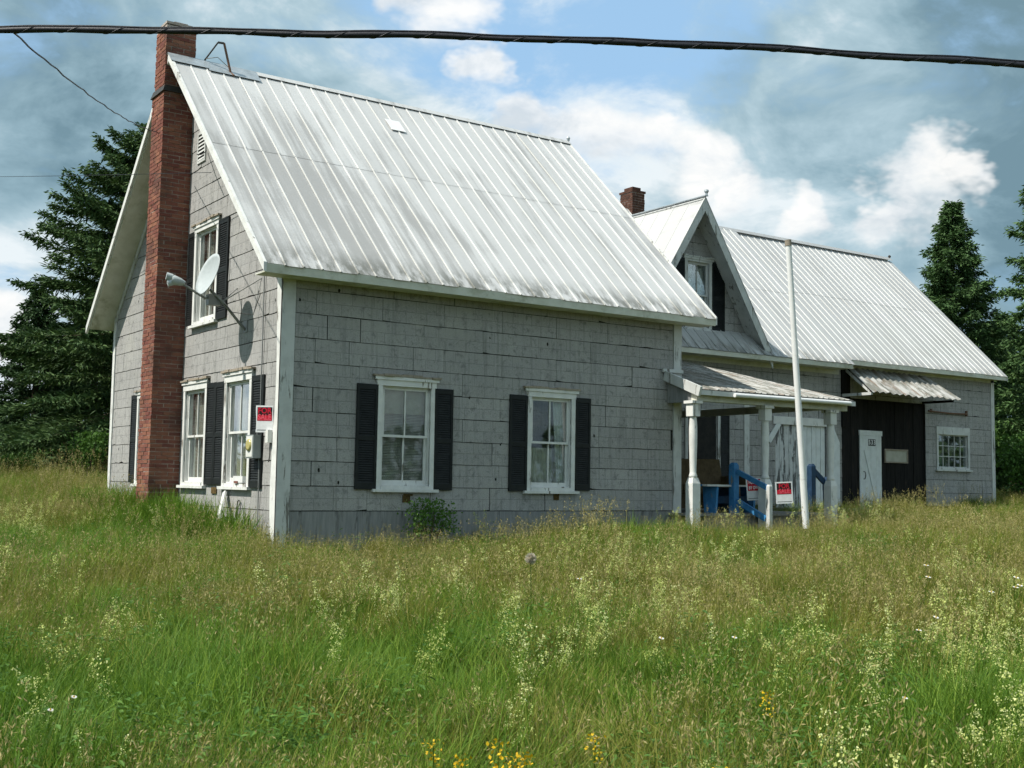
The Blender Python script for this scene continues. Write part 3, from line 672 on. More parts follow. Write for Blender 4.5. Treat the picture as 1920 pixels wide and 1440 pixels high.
# ---------------------------------------------------------------- chimneys
def chimney(x0, x1, y0, y1, zb, zt, steps, n_single, name, seed, zlo=None, mat='brick'):
    """courses of real bricks round a mortar core; the largest visible ones are single pieces"""
    rg = random.Random(seed); mb = MB(); g = .011
    for za, zc, dx, dy in steps: mb.box(x0+.008+dx, x1-.008, y0+.008, y1-.008-dy, za, zc)
    core = H(mb, name, M['mortar'])
    BL, BH, BW = .203, .057, .096; full = {}
    rest = MB(); singles = []
    k = 0; z = zb
    while z + BH < zt:
        dx, dy = next(((a, b) for za, zc, a, b in steps if za-.001 <= z < zc), (0, 0))
        A0, A1, B0, B1 = x0+dx, x1, y0, y1-dy
        # near face (toward -Y) and sunny face (toward -X), toothed at the shared corner
        cells = []
        x = A0 if k % 2 == 0 else A0+BW+g
        while x < A1-.02: cells.append((x, min(x+BL, A1), B0, B0+BW)); x += BL+g
        y = B0+BW+g if k % 2 == 0 else B0
        while y < B1-.02: cells.append((A0, A0+BW, y, min(y+BL, B1))); y += BL+g
        x = A0+BW+g
        while x < A1-.02: cells.append((x, min(x+BL, A1), B1-BW, B1)); x += BL+g
        for i, (a, b, c, d) in enumerate(cells):
            jx, jy, jz = rg.uniform(-.005, .005), rg.uniform(-.005, .005), rg.uniform(-.003, .003)
            if c > B1-BW-.001 and a > A0+BW: rest.box(a, b, c, d, z+jz, z+BH+jz)
            elif len(singles) < n_single and (zlo is None or z > zlo): singles.append((a+jx, b+jx, c+jy, d+jy, z+jz))
            else: rest.box(a+jx, b+jx, c+jy, d+jy, z+jz, z+BH+jz)
        z += BH+g; k += 1
    for a, b, c, d, z in singles:
        key = (round(b-a, 3), round(d-c, 3))
        if key not in full: full[key] = MB().box(0, key[0], 0, key[1], 0, BH).mesh('brick', M['brick'])
        link('brick', full[key], core, Matrix.Translation((a, c, z)))
    if rest.v: tag(rest.build('brickwork', M[mat], core), kind='stuff')
    return core
CX, CY0, CY1 = -.53, 4.10, 4.74
ch = chimney(CX, -.002, CY0, CY1, -.5, 8.60, ((-.5, 7.46, 0, 0), (7.46, 8.58, .0, .09)), 300, 'chimney', 4, .1)
mb = MB(); mb.hexa([(CX-.03, CY0-.03, 7.40), (.0, CY0-.03, 7.40), (.0, CY1+.03, 7.40), (CX-.03, CY1+.03, 7.40), (CX+.0, CY0-.02, 7.50), (.0, CY0-.02, 7.50), (.0, CY1-.05, 7.52), (CX+.0, CY1-.05, 7.52)])
mb.build('flashing', M['dark'], ch)
mb = MB(); mb.box(CX, -.0, CY0, CY1-.09, 8.598, 8.64); mb.box(CX+.17, -.12, CY0+.12, CY1-.2, 8.64, 8.70); mb.build('chimney_cap', M['mortar'], ch)
ch2 = chimney(12.98, 13.40, 7.62, 8.12, 7.3, 8.42, ((7.3, 8.4, 0, 0),), 0, 'chimney', 9, None, 'brick2')
mb = MB(); mb.box(12.96, 13.42, 7.60, 8.14, 8.40, 8.455); mb.box(13.05, 13.33, 7.70, 8.04, 8.455, 8.56); mb.build('chimney_cap', M['brick2'], ch2)

# gable vent
mb = MB(); GW.box(mb, 3.36, 3.74, 6.10, 6.14, .012, .035); GW.box(mb, 3.36, 3.74, 6.60, 6.64, .012, .035); GW.box(mb, 3.36, 3.395, 6.14, 6.60, .012, .035); GW.box(mb, 3.705, 3.74, 6.14, 6.60, .012, .035); GW.box(mb, 3.395, 3.705, 6.14, 6.60, .012, .018, 1)
vent = H(mb, 'gable_vent', [M['trimold'], M['backing']])
for i in range(7):
    mb = MB(); z = 6.15+i*.064
    mb.hexa([GW.p(3.395, z, .034), GW.p(3.705, z, .034), GW.p(3.705, z-.004, .03), GW.p(3.395, z-.004, .03), GW.p(3.395, z+.036, .022), GW.p(3.705, z+.036, .022), GW.p(3.705, z+.03, .019), GW.p(3.395, z+.03, .019)])
    mb.build('slat', M['trimold'], vent)
# rotten holes below the windows
for u, z, w in ((2.02, .44, .13), (4.86, .49, .11)):
    mb = MB(); FW.box(mb, u, u+w, z, z+.11, .0, .022); FW.box(mb, u+.02, u+w+.04, z+.1, z+.13, .0, .03); H(mb, 'rotten_patch', M['rot'])
mb = MB(); GW.box(mb, 2.30, 2.52, .52, .62, .0, .03); H(mb, 'rotten_patch', M['rot'])

# ---------------------------------------------------------------- wing doors
gar = hempty('garage_front'); x = GARAGE[0]
while x < GARAGE[1]-.01:
    w = min(rnd.uniform(.17, .24), GARAGE[1]-x); mb = MB(); d = rnd.uniform(0, .012)
    WW.box(mb, x+.003, x+w-.004, -.55, 3.05, -.085, -.055+d); mb.build('plank', M['tar'], gar); x += w
mb = MB(); WW.box(mb, GARAGE[0], GARAGE[0]+.16, -.55, 3.06, -.04, .03); mb.build('door_post', M['tar'], gar)
mb = MB(); WW.box(mb, 16.99, 17.30, 2.3, 3.80, .018, .06); mb.build('door_post', M['tar'], gar)
dr = hempty('door'); x = 17.73
for i in range(4):
    mb = MB(); WW.box(mb, x, x+.208, -.3, 2.12, -.03, .0); mb.build('plank', M['doorwhite'], dr); x += .212
mb = MB(); WW.box(mb, 17.71, 18.60, 2.122, 2.25, -.03, .012); mb.build('door_header', M['doorwhite'], dr)
mb = MB(); mb.beam(WW.p(17.90, 1.75, .012), WW.p(18.42, .2, .012), .07, .02, (0, -1, 0)); mb.build('brace', M['doorwhite'], dr)
mb = MB(); mb.tube([WW.p(17.86, 1.00, .0), WW.p(17.87, 1.02, .045), WW.p(17.875, 1.10, .055), WW.p(17.87, 1.18, .045), WW.p(17.86, 1.20, .0)], .011, 6); mb.build('handle', M['dark'], dr)
mb = MB()
for i in range(3): WW.box(mb, 18.05+i*.098, 18.14+i*.098, 1.86, 2.03, .001, .006)
mb.build('number_plate', M['signk'], dr)
def text(body, size, mw, mat, parent, bold=.0, name='lettering', sx=1.0):
    c = bpy.data.curves.new(name, 'FONT'); c.body = body; c.size = size; c.align_x = 'CENTER'; c.align_y = 'CENTER'; c.extrude = .0006; c.offset = bold; c.space_line = .8
    c.resolution_u = 3; tmp = bpy.data.objects.new(name, c); me = bpy.data.meshes.new_from_object(tmp); bpy.data.objects.remove(tmp); bpy.data.curves.remove(c)
    me.materials.clear(); me.materials.append(mat); return link(name, me, parent, mw @ Matrix.Diagonal((sx, 1, 1, 1)))
for i, n in enumerate('533'):
    text(n, .17, Matrix.Translation(WW.p(18.095+i*.098, 1.945, .0075)) @ Matrix.Rotation(R(90), 4, 'X'), M['signw'], dr, .003)
# small framed light in the black boards
pw = hempty('garage_window'); mb = MB()
for a in ((18.74, 19.68, 1.44, 1.475), (18.74, 19.68, 1.765, 1.80), (18.74, 18.775, 1.475, 1.765), (19.645, 19.68, 1.475, 1.765)): WW.box(mb, *a, -.05, -.01)
mb.build('frame', M['wood'], pw); mb = MB(); WW.box(mb, 18.775, 19.645, 1.475, 1.765, -.04, -.03); mb.build('pane', M['shade'], pw)
# peeling double door with header and side trim
bd = hempty('barn_door'); x = BARN[0]; i = 0
while x < BARN[1]-.02:
    w = .1575; mb = MB(); WW.box(mb, x+.002, min(x+w, BARN[1])-.004, -.3, 2.28, -.05, -.02+rnd.uniform(0, .006)); mb.build('plank', M['peel' if i < 6 else 'doorwhite'], bd); x += w+.0065; i += 1
mb = MB(); WW.box(mb, 14.52, 16.50, 2.28, 2.47, .017, .05); mb.build('door_header', M['white'], bd)
mb = MB(); mb.beam(WW.p(14.36, 1.85, .035), WW.p(14.72, 2.30, .035), .14, .03, (0, -1, 0)); mb.build('brace', M['doorwhite'], bd)
mb = MB(); WW.box(mb, 16.44, 16.90, -.4, 1.9, .018, .045); WW.prism(mb, [(16.44, 1.901), (16.90, 1.901), (16.72, 2.2), (16.60, 2.75), (16.44, 2.75)], .018, .045); mb.build('side_panel', M['doorwhite'], bd)
# awning of corrugated sheets over the garage front
aw = hempty('awning'); A0, A1 = Vector((17.18, YW-.02, 3.84)), Vector((20.35, YW-.02, 3.80)); B0, B1 = Vector((16.95, 3.18, 3.12)), Vector((20.50, 3.18, 3.13))
n = 5
for i in range(n):
    mb = MB(); k = 12; top = []; bot = []
    for j in range(k+1):
        f = (i+j/k)/n; h = .022*math.cos(j/k*2*math.pi*3) + i % 2*.004; nn = Vector((0, -.55, .83))*h; jj = Vector((0, -1, -.68))*((i*37 % 5-2)*.02)
        top.append(A0.lerp(A1, f)+nn); bot.append(B0.lerp(B1, f)+nn+jj)
    vs = top+bot; dn = Vector((0, .006, -.01)); v2 = [v+dn for v in vs]; m = k+1
    fs = [(j, j+1, m+j+1, m+j)[::-1] for j in range(k)]; N = len(vs)
    mb.add(vs+v2, fs + [tuple(q+N for q in f[::-1]) for f in fs] + [(m+j, m+j+1, N+m+j+1, N+m+j) for j in range(k)]); mb.build('roof_panel', M['rusty'], aw, True)
mb = MB(); mb.beam((17.02, 3.25, 3.10), (17.02, YW, 3.10), .06, .07); mb.beam((17.04, 3.25, 3.10), (17.16, YW-.03, 3.76), .05, .06); mb.build('bracket', M['trimold'], aw)
mb = MB(); mb.beam((20.3, 3.25, 3.08), (20.3, YW, 3.08), .05, .06); mb.beam((20.3, 3.25, 3.12), (20.25, YW-.03, 3.74), .05, .06); mb.build('bracket', M['tar'], aw)
# rusty sliding-door track
mb = MB(); mb.tube([WW.p(20.48, 2.87, .06), WW.p(21.4, 2.845, .06), WW.p(22.19, 2.855, .06)], .022, 8); WW.box(mb, 20.6, 20.64, 2.84, 2.93, .015, .06); WW.box(mb, 22.16, 22.20, 2.80, 2.95, .015, .07); H(mb, 'door_track', M['rustm'])

# ---------------------------------------------------------------- porch
PX0, PX1, PY, PZ, PS = 7.30, 11.24, -.90, 2.435, .233
pz = lambda y: PZ + PS*(y-PY)
mb = MB(); mb.slab((PX0, PY, pz(PY)-.03), (PX1, PY, pz(PY)-.03), (PX1, -.034, pz(-.034)-.03), (PX0, -.034, pz(-.034)-.03), .05); mb.slab((L+.02, -.033, pz(-.033)-.03), (PX1, -.033, pz(-.033)-.03), (PX1, YW-.03, pz(YW)-.03), (L+.02, YW-.03, pz(YW)-.03), .05)
pr = H(mb, 'porch_roof', M['board'])
sheets(pr, (L+.03, PY-.03, pz(PY-.03)), (1, 0, 0), (0, 1, PS), PX1-L, (YW-PY)*math.hypot(1, PS), (0, .5, 1), .45, 3, .02, .045, M['rusty'], 41, -.015)
sheets(pr, (PX0-.02, PY-.03, pz(PY-.03)), (1, 0, 0), (0, 1, PS), L+.028-PX0, .85, (0, 1), .2, 1, .012, .04, M['rusty'], 42, -.018)
mb = MB(); mb.beam((PX0-.03, -.036, 2.70), (PX0-.03, PY-.04, 2.37), .05, .17); H(mb, 'rake_board', M['trimold'])
mb = MB(); mb.box(PX0-.10, L+.02, -.07, -.034, 2.76, 2.82); H(mb, 'flashing_board', M['trimold'])
mb = MB(); mb.box(PX0, PX1+.06, PY-.03, PY-.002, PZ-.12, PZ-.035); H(mb, 'fascia_board', M['trimold'])
mb = MB(); mb.tube([(8.05, PY-.075, PZ-.09), (9.6, PY-.075, PZ-.085), (11.1, PY-.075, PZ-.08)], .038, 8); H(mb, 'gutter', M['pipe'], None, True)
mb = MB(); mb.box(PX0+.02, PX1-.02, -.80, -.66, 2.22, PZ-.08); H(mb, 'porch_beam', M['cream'])
mb = MB(); mb.box(PX1-.14, PX1-.02, -.655, YW-.03, 2.26, 2.40); H(mb, 'porch_beam', M['cream'])
mb = MB(); mb.hexa([(PX0+.03, -.036, 2.21), (PX0+.06, -.036, 2.21), (PX0+.06, -.66, 2.21), (PX0+.03, -.66, 2.21), (PX0+.03, -.036, 2.58), (PX0+.06, -.036, 2.58), (PX0+.06, -.66, 2.35), (PX0+.03, -.66, 2.35)]); H(mb, 'end_panel', M['skirt'])
def post(x, y, z0=-.6):
    mb = MB(); mb.box(x-.088, x+.088, y-.088, y+.088, z0, .80)
    mb.hexa([(x-.088, y-.088, .80), (x+.088, y-.088, .80), (x+.088, y+.088, .80), (x-.088, y+.088, .80), (x-.06, y-.06, .90), (x+.06, y-.06, .90), (x+.06, y+.06, .90), (x-.06, y+.06, .90)])
    o = H(mb, 'porch_post', M['white'])
    mb = MB(); mb.lathe((x, y, 0), [(.066, .90), (.074, .93), (.060, .97), (.056, 1.0), (.062, 1.2), (.071, 1.5), (.072, 1.75), (.062, 1.92), (.064, 1.95)], 14); mb.build('turned_shaft', M['white'], o, True)
    mb = MB(); mb.box(x-.085, x+.085, y-.085, y+.085, 1.95, 2.17); mb.box(x-.115, x+.115, y-.115, y+.115, 2.17, 2.219); mb.build('capital', M['white'], o)
for x in (7.29, 9.05, 10.80): post(x, -.74)
mb = MB(); x = 7.40
while x < PX1: mb.box(x, x+.13, -.66, YW-.05, .24, .28); x += .138
mb.box(7.68, PX1, -.6, -.55, -.5, .24); H(mb, 'porch_floor', M['board'])
mb = MB(); mb.box(14.3, 16.75, 3.1, YW-.06, -.5, .28); mb.box(14.2, 16.9, 2.6, 3.098, -.5, .12); H(mb, 'door_step', M['conc'])

# ---------------------------------------------------------------- things on and round the house
def wavy(wall, u0, u1, v0, v1, n, folds, depth, lean=0.0):
    """a hanging cloth with folds, 4 mm thick"""
    mb = MB(); k = folds*6; rows = 5; rg = random.Random(int(u0*100)+folds); ph = [rg.uniform(-.5, .5) for _ in range(k+1)]
    vs = []
    for s in (0, -.004):
        for j in range(rows+1):
            f = j/rows
            for i in range(k+1):
                a = i/k; u = u0+(u1-u0)*a + lean*(1-f)*(1-a); vs.append(wall.p(u, v0+(v1-v0)*f, n + s + depth*math.sin(a*folds*2*math.pi+ph[i]*.8)*(1-.45*f)))
    m = k+1; N = m*(rows+1)
    fs = [(j*m+i, j*m+i+1, (j+1)*m+i+1, (j+1)*m+i) for j in range(rows) for i in range(k)]
    mb.add(vs, fs + [tuple(q+N for q in f[::-1]) for f in fs]); return mb
def curtain(wall, u0, u1, v0, v1, n, folds, depth, mat, label, lean=0.0, name='curtain', cat='curtain'):
    o = wavy(wall, u0, u1, v0, v1, n, folds, depth, lean).build(name, M[mat], None, True); return tag(o, label, cat)
def blind(wall, u0, u1, v0, v1, n, label):
    e = empty('window_blind', wall.p((u0+u1)/2, v0, n)); I = Matrix.Translation(e.location).inverted(); mb = MB(); z = v0
    while z < v1-.04: mb.hexa([wall.p(u0, z, n+.008), wall.p(u1, z, n+.008), wall.p(u1, z+.002, n+.009), wall.p(u0, z+.002, n+.009), wall.p(u0, z+.016, n-.008), wall.p(u1, z+.016, n-.008), wall.p(u1, z+.018, n-.007), wall.p(u0, z+.018, n-.007)]); z += .024
    o = mb.build('slats', M['blind'], e); o.matrix_local = I
    mb = MB(); wall.box(mb, u0, u1, v1-.04, v1, n-.02, n+.015); o = mb.build('headrail', M['blind'], e); o.matrix_local = I
    return tag(e, label, 'blind')
blind(FW, 1.66, 2.44, .72, 1.98, -.125, 'beige slatted blind in the front window nearest the house corner')
tag(MB().box(1.66, 2.44, .100, .104, 1.78, 2.18).build('roller_shade', M['shade']), 'short beige roller shade over the top of the front corner window', 'shade')
curtain(FW, 4.92, 5.19, .70, 2.16, -.13, 4, .02, 'drape', 'white lace curtain tied to the right in the second front window', .10)
curtain(FW, 4.39, 4.55, .70, 2.16, -.19, 2, .02, 'curtain', 'narrow beige curtain at the left edge of the second front window')
curtain(FW, 4.37, 5.2, .70, 1.35, -.24, 7, .02, 'curtain', 'greyish half curtain low behind the second front window')
curtain(GW, 2.95, 3.36, .70, 2.2, -.135, 5, .022, 'curtain', 'sheer gathered curtain, right half of the sunny window by the chimney')
curtain(GW, 3.42, 3.85, .70, 2.2, -.135, 5, .022, 'curtain', 'sheer gathered curtain, left half of the sunny window by the chimney')
curtain(GW, 1.56, 1.96, .75, 2.23, -.14, 4, .022, 'curtain', 'dusty curtain pulled left in the sunny window beside the meter')
blind(GW, 1.08, 1.55, .80, 2.2, -.13, 'grey slatted blind in the sunny window beside the meter')
curtain(GW, 2.7, 3.12, 3.38, 4.86, -.13, 5, .02, 'curtain', 'pale curtain, right half of the upstairs gable window behind the dish')
curtain(GW, 3.2, 3.58, 3.38, 4.86, -.135, 4, .02, 'curtain', 'pale curtain, left half of the upstairs gable window behind the dish')
curtain(WW, 11.74, 12.38, 4.45, 5.9, -.13, 8, .02, 'drape', 'white curtain filling the steep dormer window')
curtain(WW, 11.8, 12.66, .9, 2.36, -.18, 7, .03, 'curtain', 'dim curtain in the window at the back of the porch')
tag(MB().box(21.0, 22.2, 4.9, 4.95, .6, 1.75).build('stored_panel', M['greenp']), 'dull green panel stored behind the many-paned workshop window', 'panel')
mb = MB(); GW.box(mb, 1.13, 1.50, .70, .80, -.055, .07); e = mb.build('sill_box', M['pipe']); tag(e, 'small white box standing on the sill of the window beside the meter', 'box')
mb = MB(); GW.box(mb, 1.30, 1.44, .692, .725, .072, .083); tag(mb.build('loose_brick', M['brick']), 'broken pinkish brick lying on the white sill beside the meter', 'brick')

# satellite dish on its mast
DC = Vector((-.55, 1.42, 3.80)); DN = Vector((-.89, -.11, .30)).normalized(); DU = (Vector((0, 0, 1)) - DN*DN.z).normalized(); DV = DN.cross(DU)
dish = tag(empty('satellite_dish', (0, 1.35, 3.08)), 'grey satellite dish on a bent mast beside the upstairs gable window', 'satellite dish'); DI = Matrix.Translation((0, -1.35, -3.08))
def D(mb, name, mat, par=None, smooth=True):
    o = mb.build(name, M[mat], par or dish, smooth)
    if par is None: o.matrix_local = DI
    return o
mb = MB(); rings, seg = 7, 40; vs = []
for side in (0, 1):
    for i in range(rings+1):
        r = i/rings
        for k in range(seg):
            q = 2*math.pi*k/seg; vs.append(DC + DU*(.345*r*math.cos(q)) + DV*(.30*r*math.sin(q)) + DN*(.075*r*r - side*.008))
N = (rings+1)*seg
fs = [(i*seg+k, i*seg+(k+1) % seg, (i+1)*seg+(k+1) % seg, (i+1)*seg+k) for i in range(rings) for k in range(seg)]
mb.add(vs, fs + [tuple(a+N for a in f[::-1]) for f in fs] + [(rings*seg+k, rings*seg+(k+1) % seg, N+rings*seg+(k+1) % seg, N+rings*seg+k) for k in range(seg)])
D(mb, 'reflector', 'dish')
bot = DC - DU*.36 - DN*.02; LN = Vector((-1.15, 1.38, 3.65))
mb = MB(); mb.tube([bot + Vector((.14, -.05, .06)), bot, LN + Vector((.16, 0, -.03))], .019, 8); D(mb, 'feed_arm', 'arm')
mb = MB(); a = LN + Vector((.18, 0, -.01)); b = LN + Vector((-.02, .02, .03)); mb.tube([a, a.lerp(b, .3), b.lerp(a, .15), b], [.03, .055, .075, .062], 12)
mb.tube([b + Vector((.02, 0, .03)), b + Vector((-.07, .02, .045))], [.05, .058], 12); mb.tube([b + Vector((.05, 0, -.03)), b + Vector((-.05, .02, -.06))], [.05, .05], 12); D(mb, 'feed_horn', 'dish')
mt = Vector((-.40, 1.30, 3.40))
mb = MB(); mb.tube([(-.01, 1.35, 3.02), (-.10, 1.345, 3.10), (-.32, 1.31, 3.32), mt, DC - DU*.22 + Vector((.05, 0, 0))], .022, 10); D(mb, 'mast', 'arm')
mb = MB(); mb.box(-.02, 0, 1.27, 1.43, 2.98, 3.16); D(mb, 'wall_plate', 'arm', None, False)
mb = MB(); mb.box(-.60, -.40, 1.36, 1.50, 3.36, 3.52); D(mb, 'bracket', 'arm', None, False)
for e in ((-.005, .78, 3.75), (-.005, 1.75, 3.72)):
    mb = MB(); mb.tube([mt + Vector((0, 0, .02)), e], .008, 6); D(mb, 'strut', 'arm')
mb = MB(); mb.tube([mt, (-.3, 1.2, 3.25), (-.08, .9, 3.2), (-.03, .78, 3.5)], .006, 6); D(mb, 'coax_lead', 'dark')

# electricity meter with its conduit
mtr = tag(empty('electric_meter', (-.02, .66, 1.05)), 'grey electric meter box with round amber glass beside the for sale sign', 'electric meter'); MI = Matrix.Translation((.02, -.66, -1.05))
def E_(mb, name, mat, par=None, smooth=False):
    o = mb.build(name, M[mat], par or mtr, smooth)
    if par is None: o.matrix_local = MI
    return o
mb = MB(); mb.box(-.165, -.02, .53, .80, 1.06, 1.40); E_(mb, 'case', 'meter')
mb = MB(); mb.box(-.173, -.1655, .55, .78, 1.08, 1.38); E_(mb, 'face_plate', 'meterw')
mb = MB(); mb.tube([(-.172, .665, 1.25), (-.192, .665, 1.25), (-.198, .665, 1.25)], [.090, .086, .06], 24); E_(mb, 'glass', 'meterg', None, True)
mb = MB(); mb.tube([(-.05, .67, 1.40), (-.05, .67, 1.46), (-.05, .62, 1.50), (-.04, .60, 1.55), (-.04, .62, 3.95)], .010, 8); E_(mb, 'conduit', 'arm', None, True)
mb = MB(); mb.tube([(-.04, .60, 1.06), (-.04, .585, .9), (-.035, .58, -.4)], .010, 8); E_(mb, 'ground_wire', 'arm', None, True)
mb = MB(); mb.box(-.10, -.035, .16, .25, 1.28, 1.46); o = mb.build('junction_box', M['meterw']); tag(o, 'small white junction box low on the corner board below the sign', 'junction box')
mb = MB(); mb.tube([(-.04, .2, 1.28), (-.04, .21, 1.1), (-.05, .22, 1.0)], .008, 6); mb.build('lead', M['dark'], o)

# signs: white plastic card, black field, red block letters
def sale_sign(center, yaw, w, h, label, lines, bent=0.0, white=False, roll=0.0):
    s = tag(empty('for_sale_sign', center), label, 'sign', 'for sale signs'); s.rotation_euler = (0, roll, yaw)
    mb = MB(); k = 6
    for i in range(k):                                         # slightly warped card
        z0, z1 = -h/2+h*i/k, -h/2+h*(i+1)/k; b0, b1 = bent*math.sin(i/k*5), bent*math.sin((i+1)/k*5)
        mb.hexa([(-w/2+b0, -.002, z0), (w/2+b0, -.002, z0), (w/2+b0, .002, z0), (-w/2+b0, .002, z0), (-w/2+b1, -.002, z1), (w/2+b1, -.002, z1), (w/2+b1, .002, z1), (-w/2+b1, .002, z1)])
    mb.build('card', M['signw'], s)
    f = .86*w/2; zt, zb = h*.44, -h*.07
    mb = MB(); mb.box(-f, f, -.0038, -.0021, zb, zt); mb.build('printed_field', M['signr' if white else 'signk'], s)
    if not white: mb = MB(); mb.box(-f*.98, f*.98, -.0046, -.0039, zb+.002, zb+(zt-zb)*.40); mb.build('printed_band', M['signr'], s)
    mb = MB(); mb.box(-f, f, -.0036, -.0021, -h*.425, -h*.405); mb.build('printed_rule', M['signk'], s)
    for i, (txt, zz, sz, sx) in enumerate(lines):
        text(txt, sz*h, Matrix.Translation((0, -.006, zz*h)) @ Matrix.Rotation(R(90), 4, 'X'), M['signw' if white else ('signp' if i else 'signr')], s, .0025*h/.4, sx=sx)
    return s
FS = (('FOR', .30, .30, .95*.25/.26), ('SALE', .06, .30, .80))
sale_sign((-.115, .26, 1.62), R(-38), .25, .385, 'black and red for sale sign on the white house corner above the meter', FS, .006)
sale_sign((8.93, -1.30, .665), R(-26), .31, .38, 'red and black for sale sign on the porch step post, tilted', FS, .002, roll=R(-3))
sale_sign((9.02, -.55, .72), R(-30), .36, .40, 'red and white for sale by owner sign behind the blue rail', (('FOR SALE', .31, .22, .72), ('BY OWNER', .06, .20, .66)), .002, True, roll=R(-4))

# blue step rails
def rail(label, parts, group='blue step rails'):
    o = parts[0][1]; e = tag(empty('step_rail', o), label, 'railing', group)
    for nm, *a in parts:
        mb = MB()
        if nm == 'post': p, zt, w, mt_ = a; mb.box(p[0]-w/2, p[0]+w/2, p[1]-w/2, p[1]+w/2, p[2], zt-w*.4); mb.hexa([(p[0]-w/2, p[1]-w/2, zt-w*.4), (p[0]+w/2, p[1]-w/2, zt-w*.4), (p[0]+w/2, p[1]+w/2, zt-w*.4), (p[0]-w/2, p[1]+w/2, zt-w*.4), (p[0]-w*.3, p[1]-w*.3, zt), (p[0]+w*.3, p[1]-w*.3, zt), (p[0]+w*.3, p[1]+w*.3, zt), (p[0]-w*.3, p[1]+w*.3, zt)])
        else: p, q, w, h, mt_ = a; mb.beam(p, q, w, h)
        ob = mb.build(nm, M[mt_], e); ob.matrix_local = Matrix.Translation(Vector(o)).inverted()
    return e
rail('bright blue wooden step rail with a tall post in front of the porch', [('post', (8.71, -.30, -.5), 1.19, .125, 'blue'), ('handrail', (8.71, -.38, 1.03), (8.71, -1.12, .74), .045, .09, 'blue'), ('post', (8.71, -1.16, -.5), .80, .075, 'trimold'), ('lower_rail', (8.71, -.38, .50), (8.71, -1.08, .20), .045, .10, 'blue')])
rail('dark blue step rail beside the peeling double door', [('post', (14.53, 3.0, -.3), 1.31, .14, 'navy'), ('handrail', (14.60, 3.0, 1.16), (14.98, 2.97, .86), .06, .12, 'navy'), ('post', (14.99, 2.97, -.3), 1.0, .10, 'navy'), ('post', (15.02, 2.94, .7), 1.02, .17, 'navy')])
# couch and bench on the porch
c = tag(empty('couch', (9.05, .95, .28)), 'worn brown couch under the window on the porch', 'couch'); CI = Matrix.Translation((-9.05, -.95, -.28))
def part(e, I, mb, nm, mat, smooth=False):
    o = mb.build(nm, M[mat], e, smooth); o.matrix_local = I; return o
mb = MB(); mb.box(8.10, 10.0, .58, 1.38, .34, .62); part(c, CI, mb, 'base', 'brown')
for i in range(2):
    mb = MB(); x = 8.26+i*.80; mb.hexa([(x, .52, .62), (x+.78, .52, .62), (x+.78, 1.15, .62), (x, 1.15, .62), (x+.03, .55, .78), (x+.75, .55, .78), (x+.75, 1.15, .76), (x+.03, 1.15, .76)]); part(c, CI, mb, 'seat_cushion', 'brown')
mb = MB(); mb.hexa([(8.2, 1.16, .62), (9.9, 1.16, .62), (9.9, 1.36, .5), (8.2, 1.36, .5), (8.22, 1.26, 1.27), (9.88, 1.26, 1.29), (9.88, 1.44, 1.25), (8.22, 1.44, 1.24)]); part(c, CI, mb, 'backrest', 'brown')
for x in (8.10, 9.86): mb = MB(); mb.box(x, x+.14, .54, 1.3, .62, .96); part(c, CI, mb, 'arm', 'brown')
for x in (8.16, 9.92):
    for y in (.62, 1.3): mb = MB(); mb.box(x-.03, x+.03, y-.03, y+.03, .28, .34); part(c, CI, mb, 'leg', 'dark')
b = tag(empty('porch_bench', (8.75, -.1, .28)), 'blue painted wooden bench between the first porch post and the step rail', 'bench'); BI = Matrix.Translation((-8.75, .1, -.28))
for i in range(3): mb = MB(); mb.box(8.05, 9.5, -.30+i*.135, -.175+i*.135, .755, .79); part(b, BI, mb, 'seat_plank', 'blue' if i else 'trimold')
for x in (8.3, 9.25):
    mb = MB(); mb.hexa([(x, -.24, .28), (x+.05, -.24, .28), (x+.05, .04, .28), (x, .04, .28), (x, -.28, .755), (x+.05, -.28, .755), (x+.05, .08, .755), (x, .08, .755)]); part(b, BI, mb, 'leg', 'blue')
mb = MB(); mb.box(8.35, 9.25, -.13, -.09, .45, .58); part(b, BI, mb, 'stretcher', 'navy')
mb = MB(); mb.lathe((9.02, .24, .28), [(.20, 0), (.235, .06), (.25, .3), (.235, .42), (.245, .45), (.22, .46)], 18); tag(mb.build('plastic_tub', M['navy'], None, True), 'dark blue round tub under the porch bench', 'tub')
# white pipe pole, leaning a little
pole = tag(empty('flag_pole', (7.60, -3, -.5)), 'leaning white plastic pipe pole standing in the grass before the porch', 'pole'); PI_ = Matrix.Translation((-7.60, 3, .5))
a, b_ = Vector((7.57, -3, .12)), Vector((7.19, -3, 4.60))
part(pole, PI_, MB().tube([a, a.lerp(b_, .17)], .053, 16), 'lower_pipe', 'pipe', True)
part(pole, PI_, MB().tube([a.lerp(b_, .171), a.lerp(b_, .66)], .049, 16), 'middle_pipe', 'pipe', True)
part(pole, PI_, MB().tube([a.lerp(b_, .655), b_], .046, 16), 'upper_pipe', 'pipe', True)
part(pole, PI_, MB().tube([b_ - (b_-a)*.01, b_ + (b_-a).normalized()*.05], [.054, .050], 16), 'cap', 'wood', True)
part(pole, PI_, MB().tube([a - (b_-a).normalized()*.75, a + (b_-a).normalized()*.05], .040, 14), 'ground_sleeve', 'dark', True)
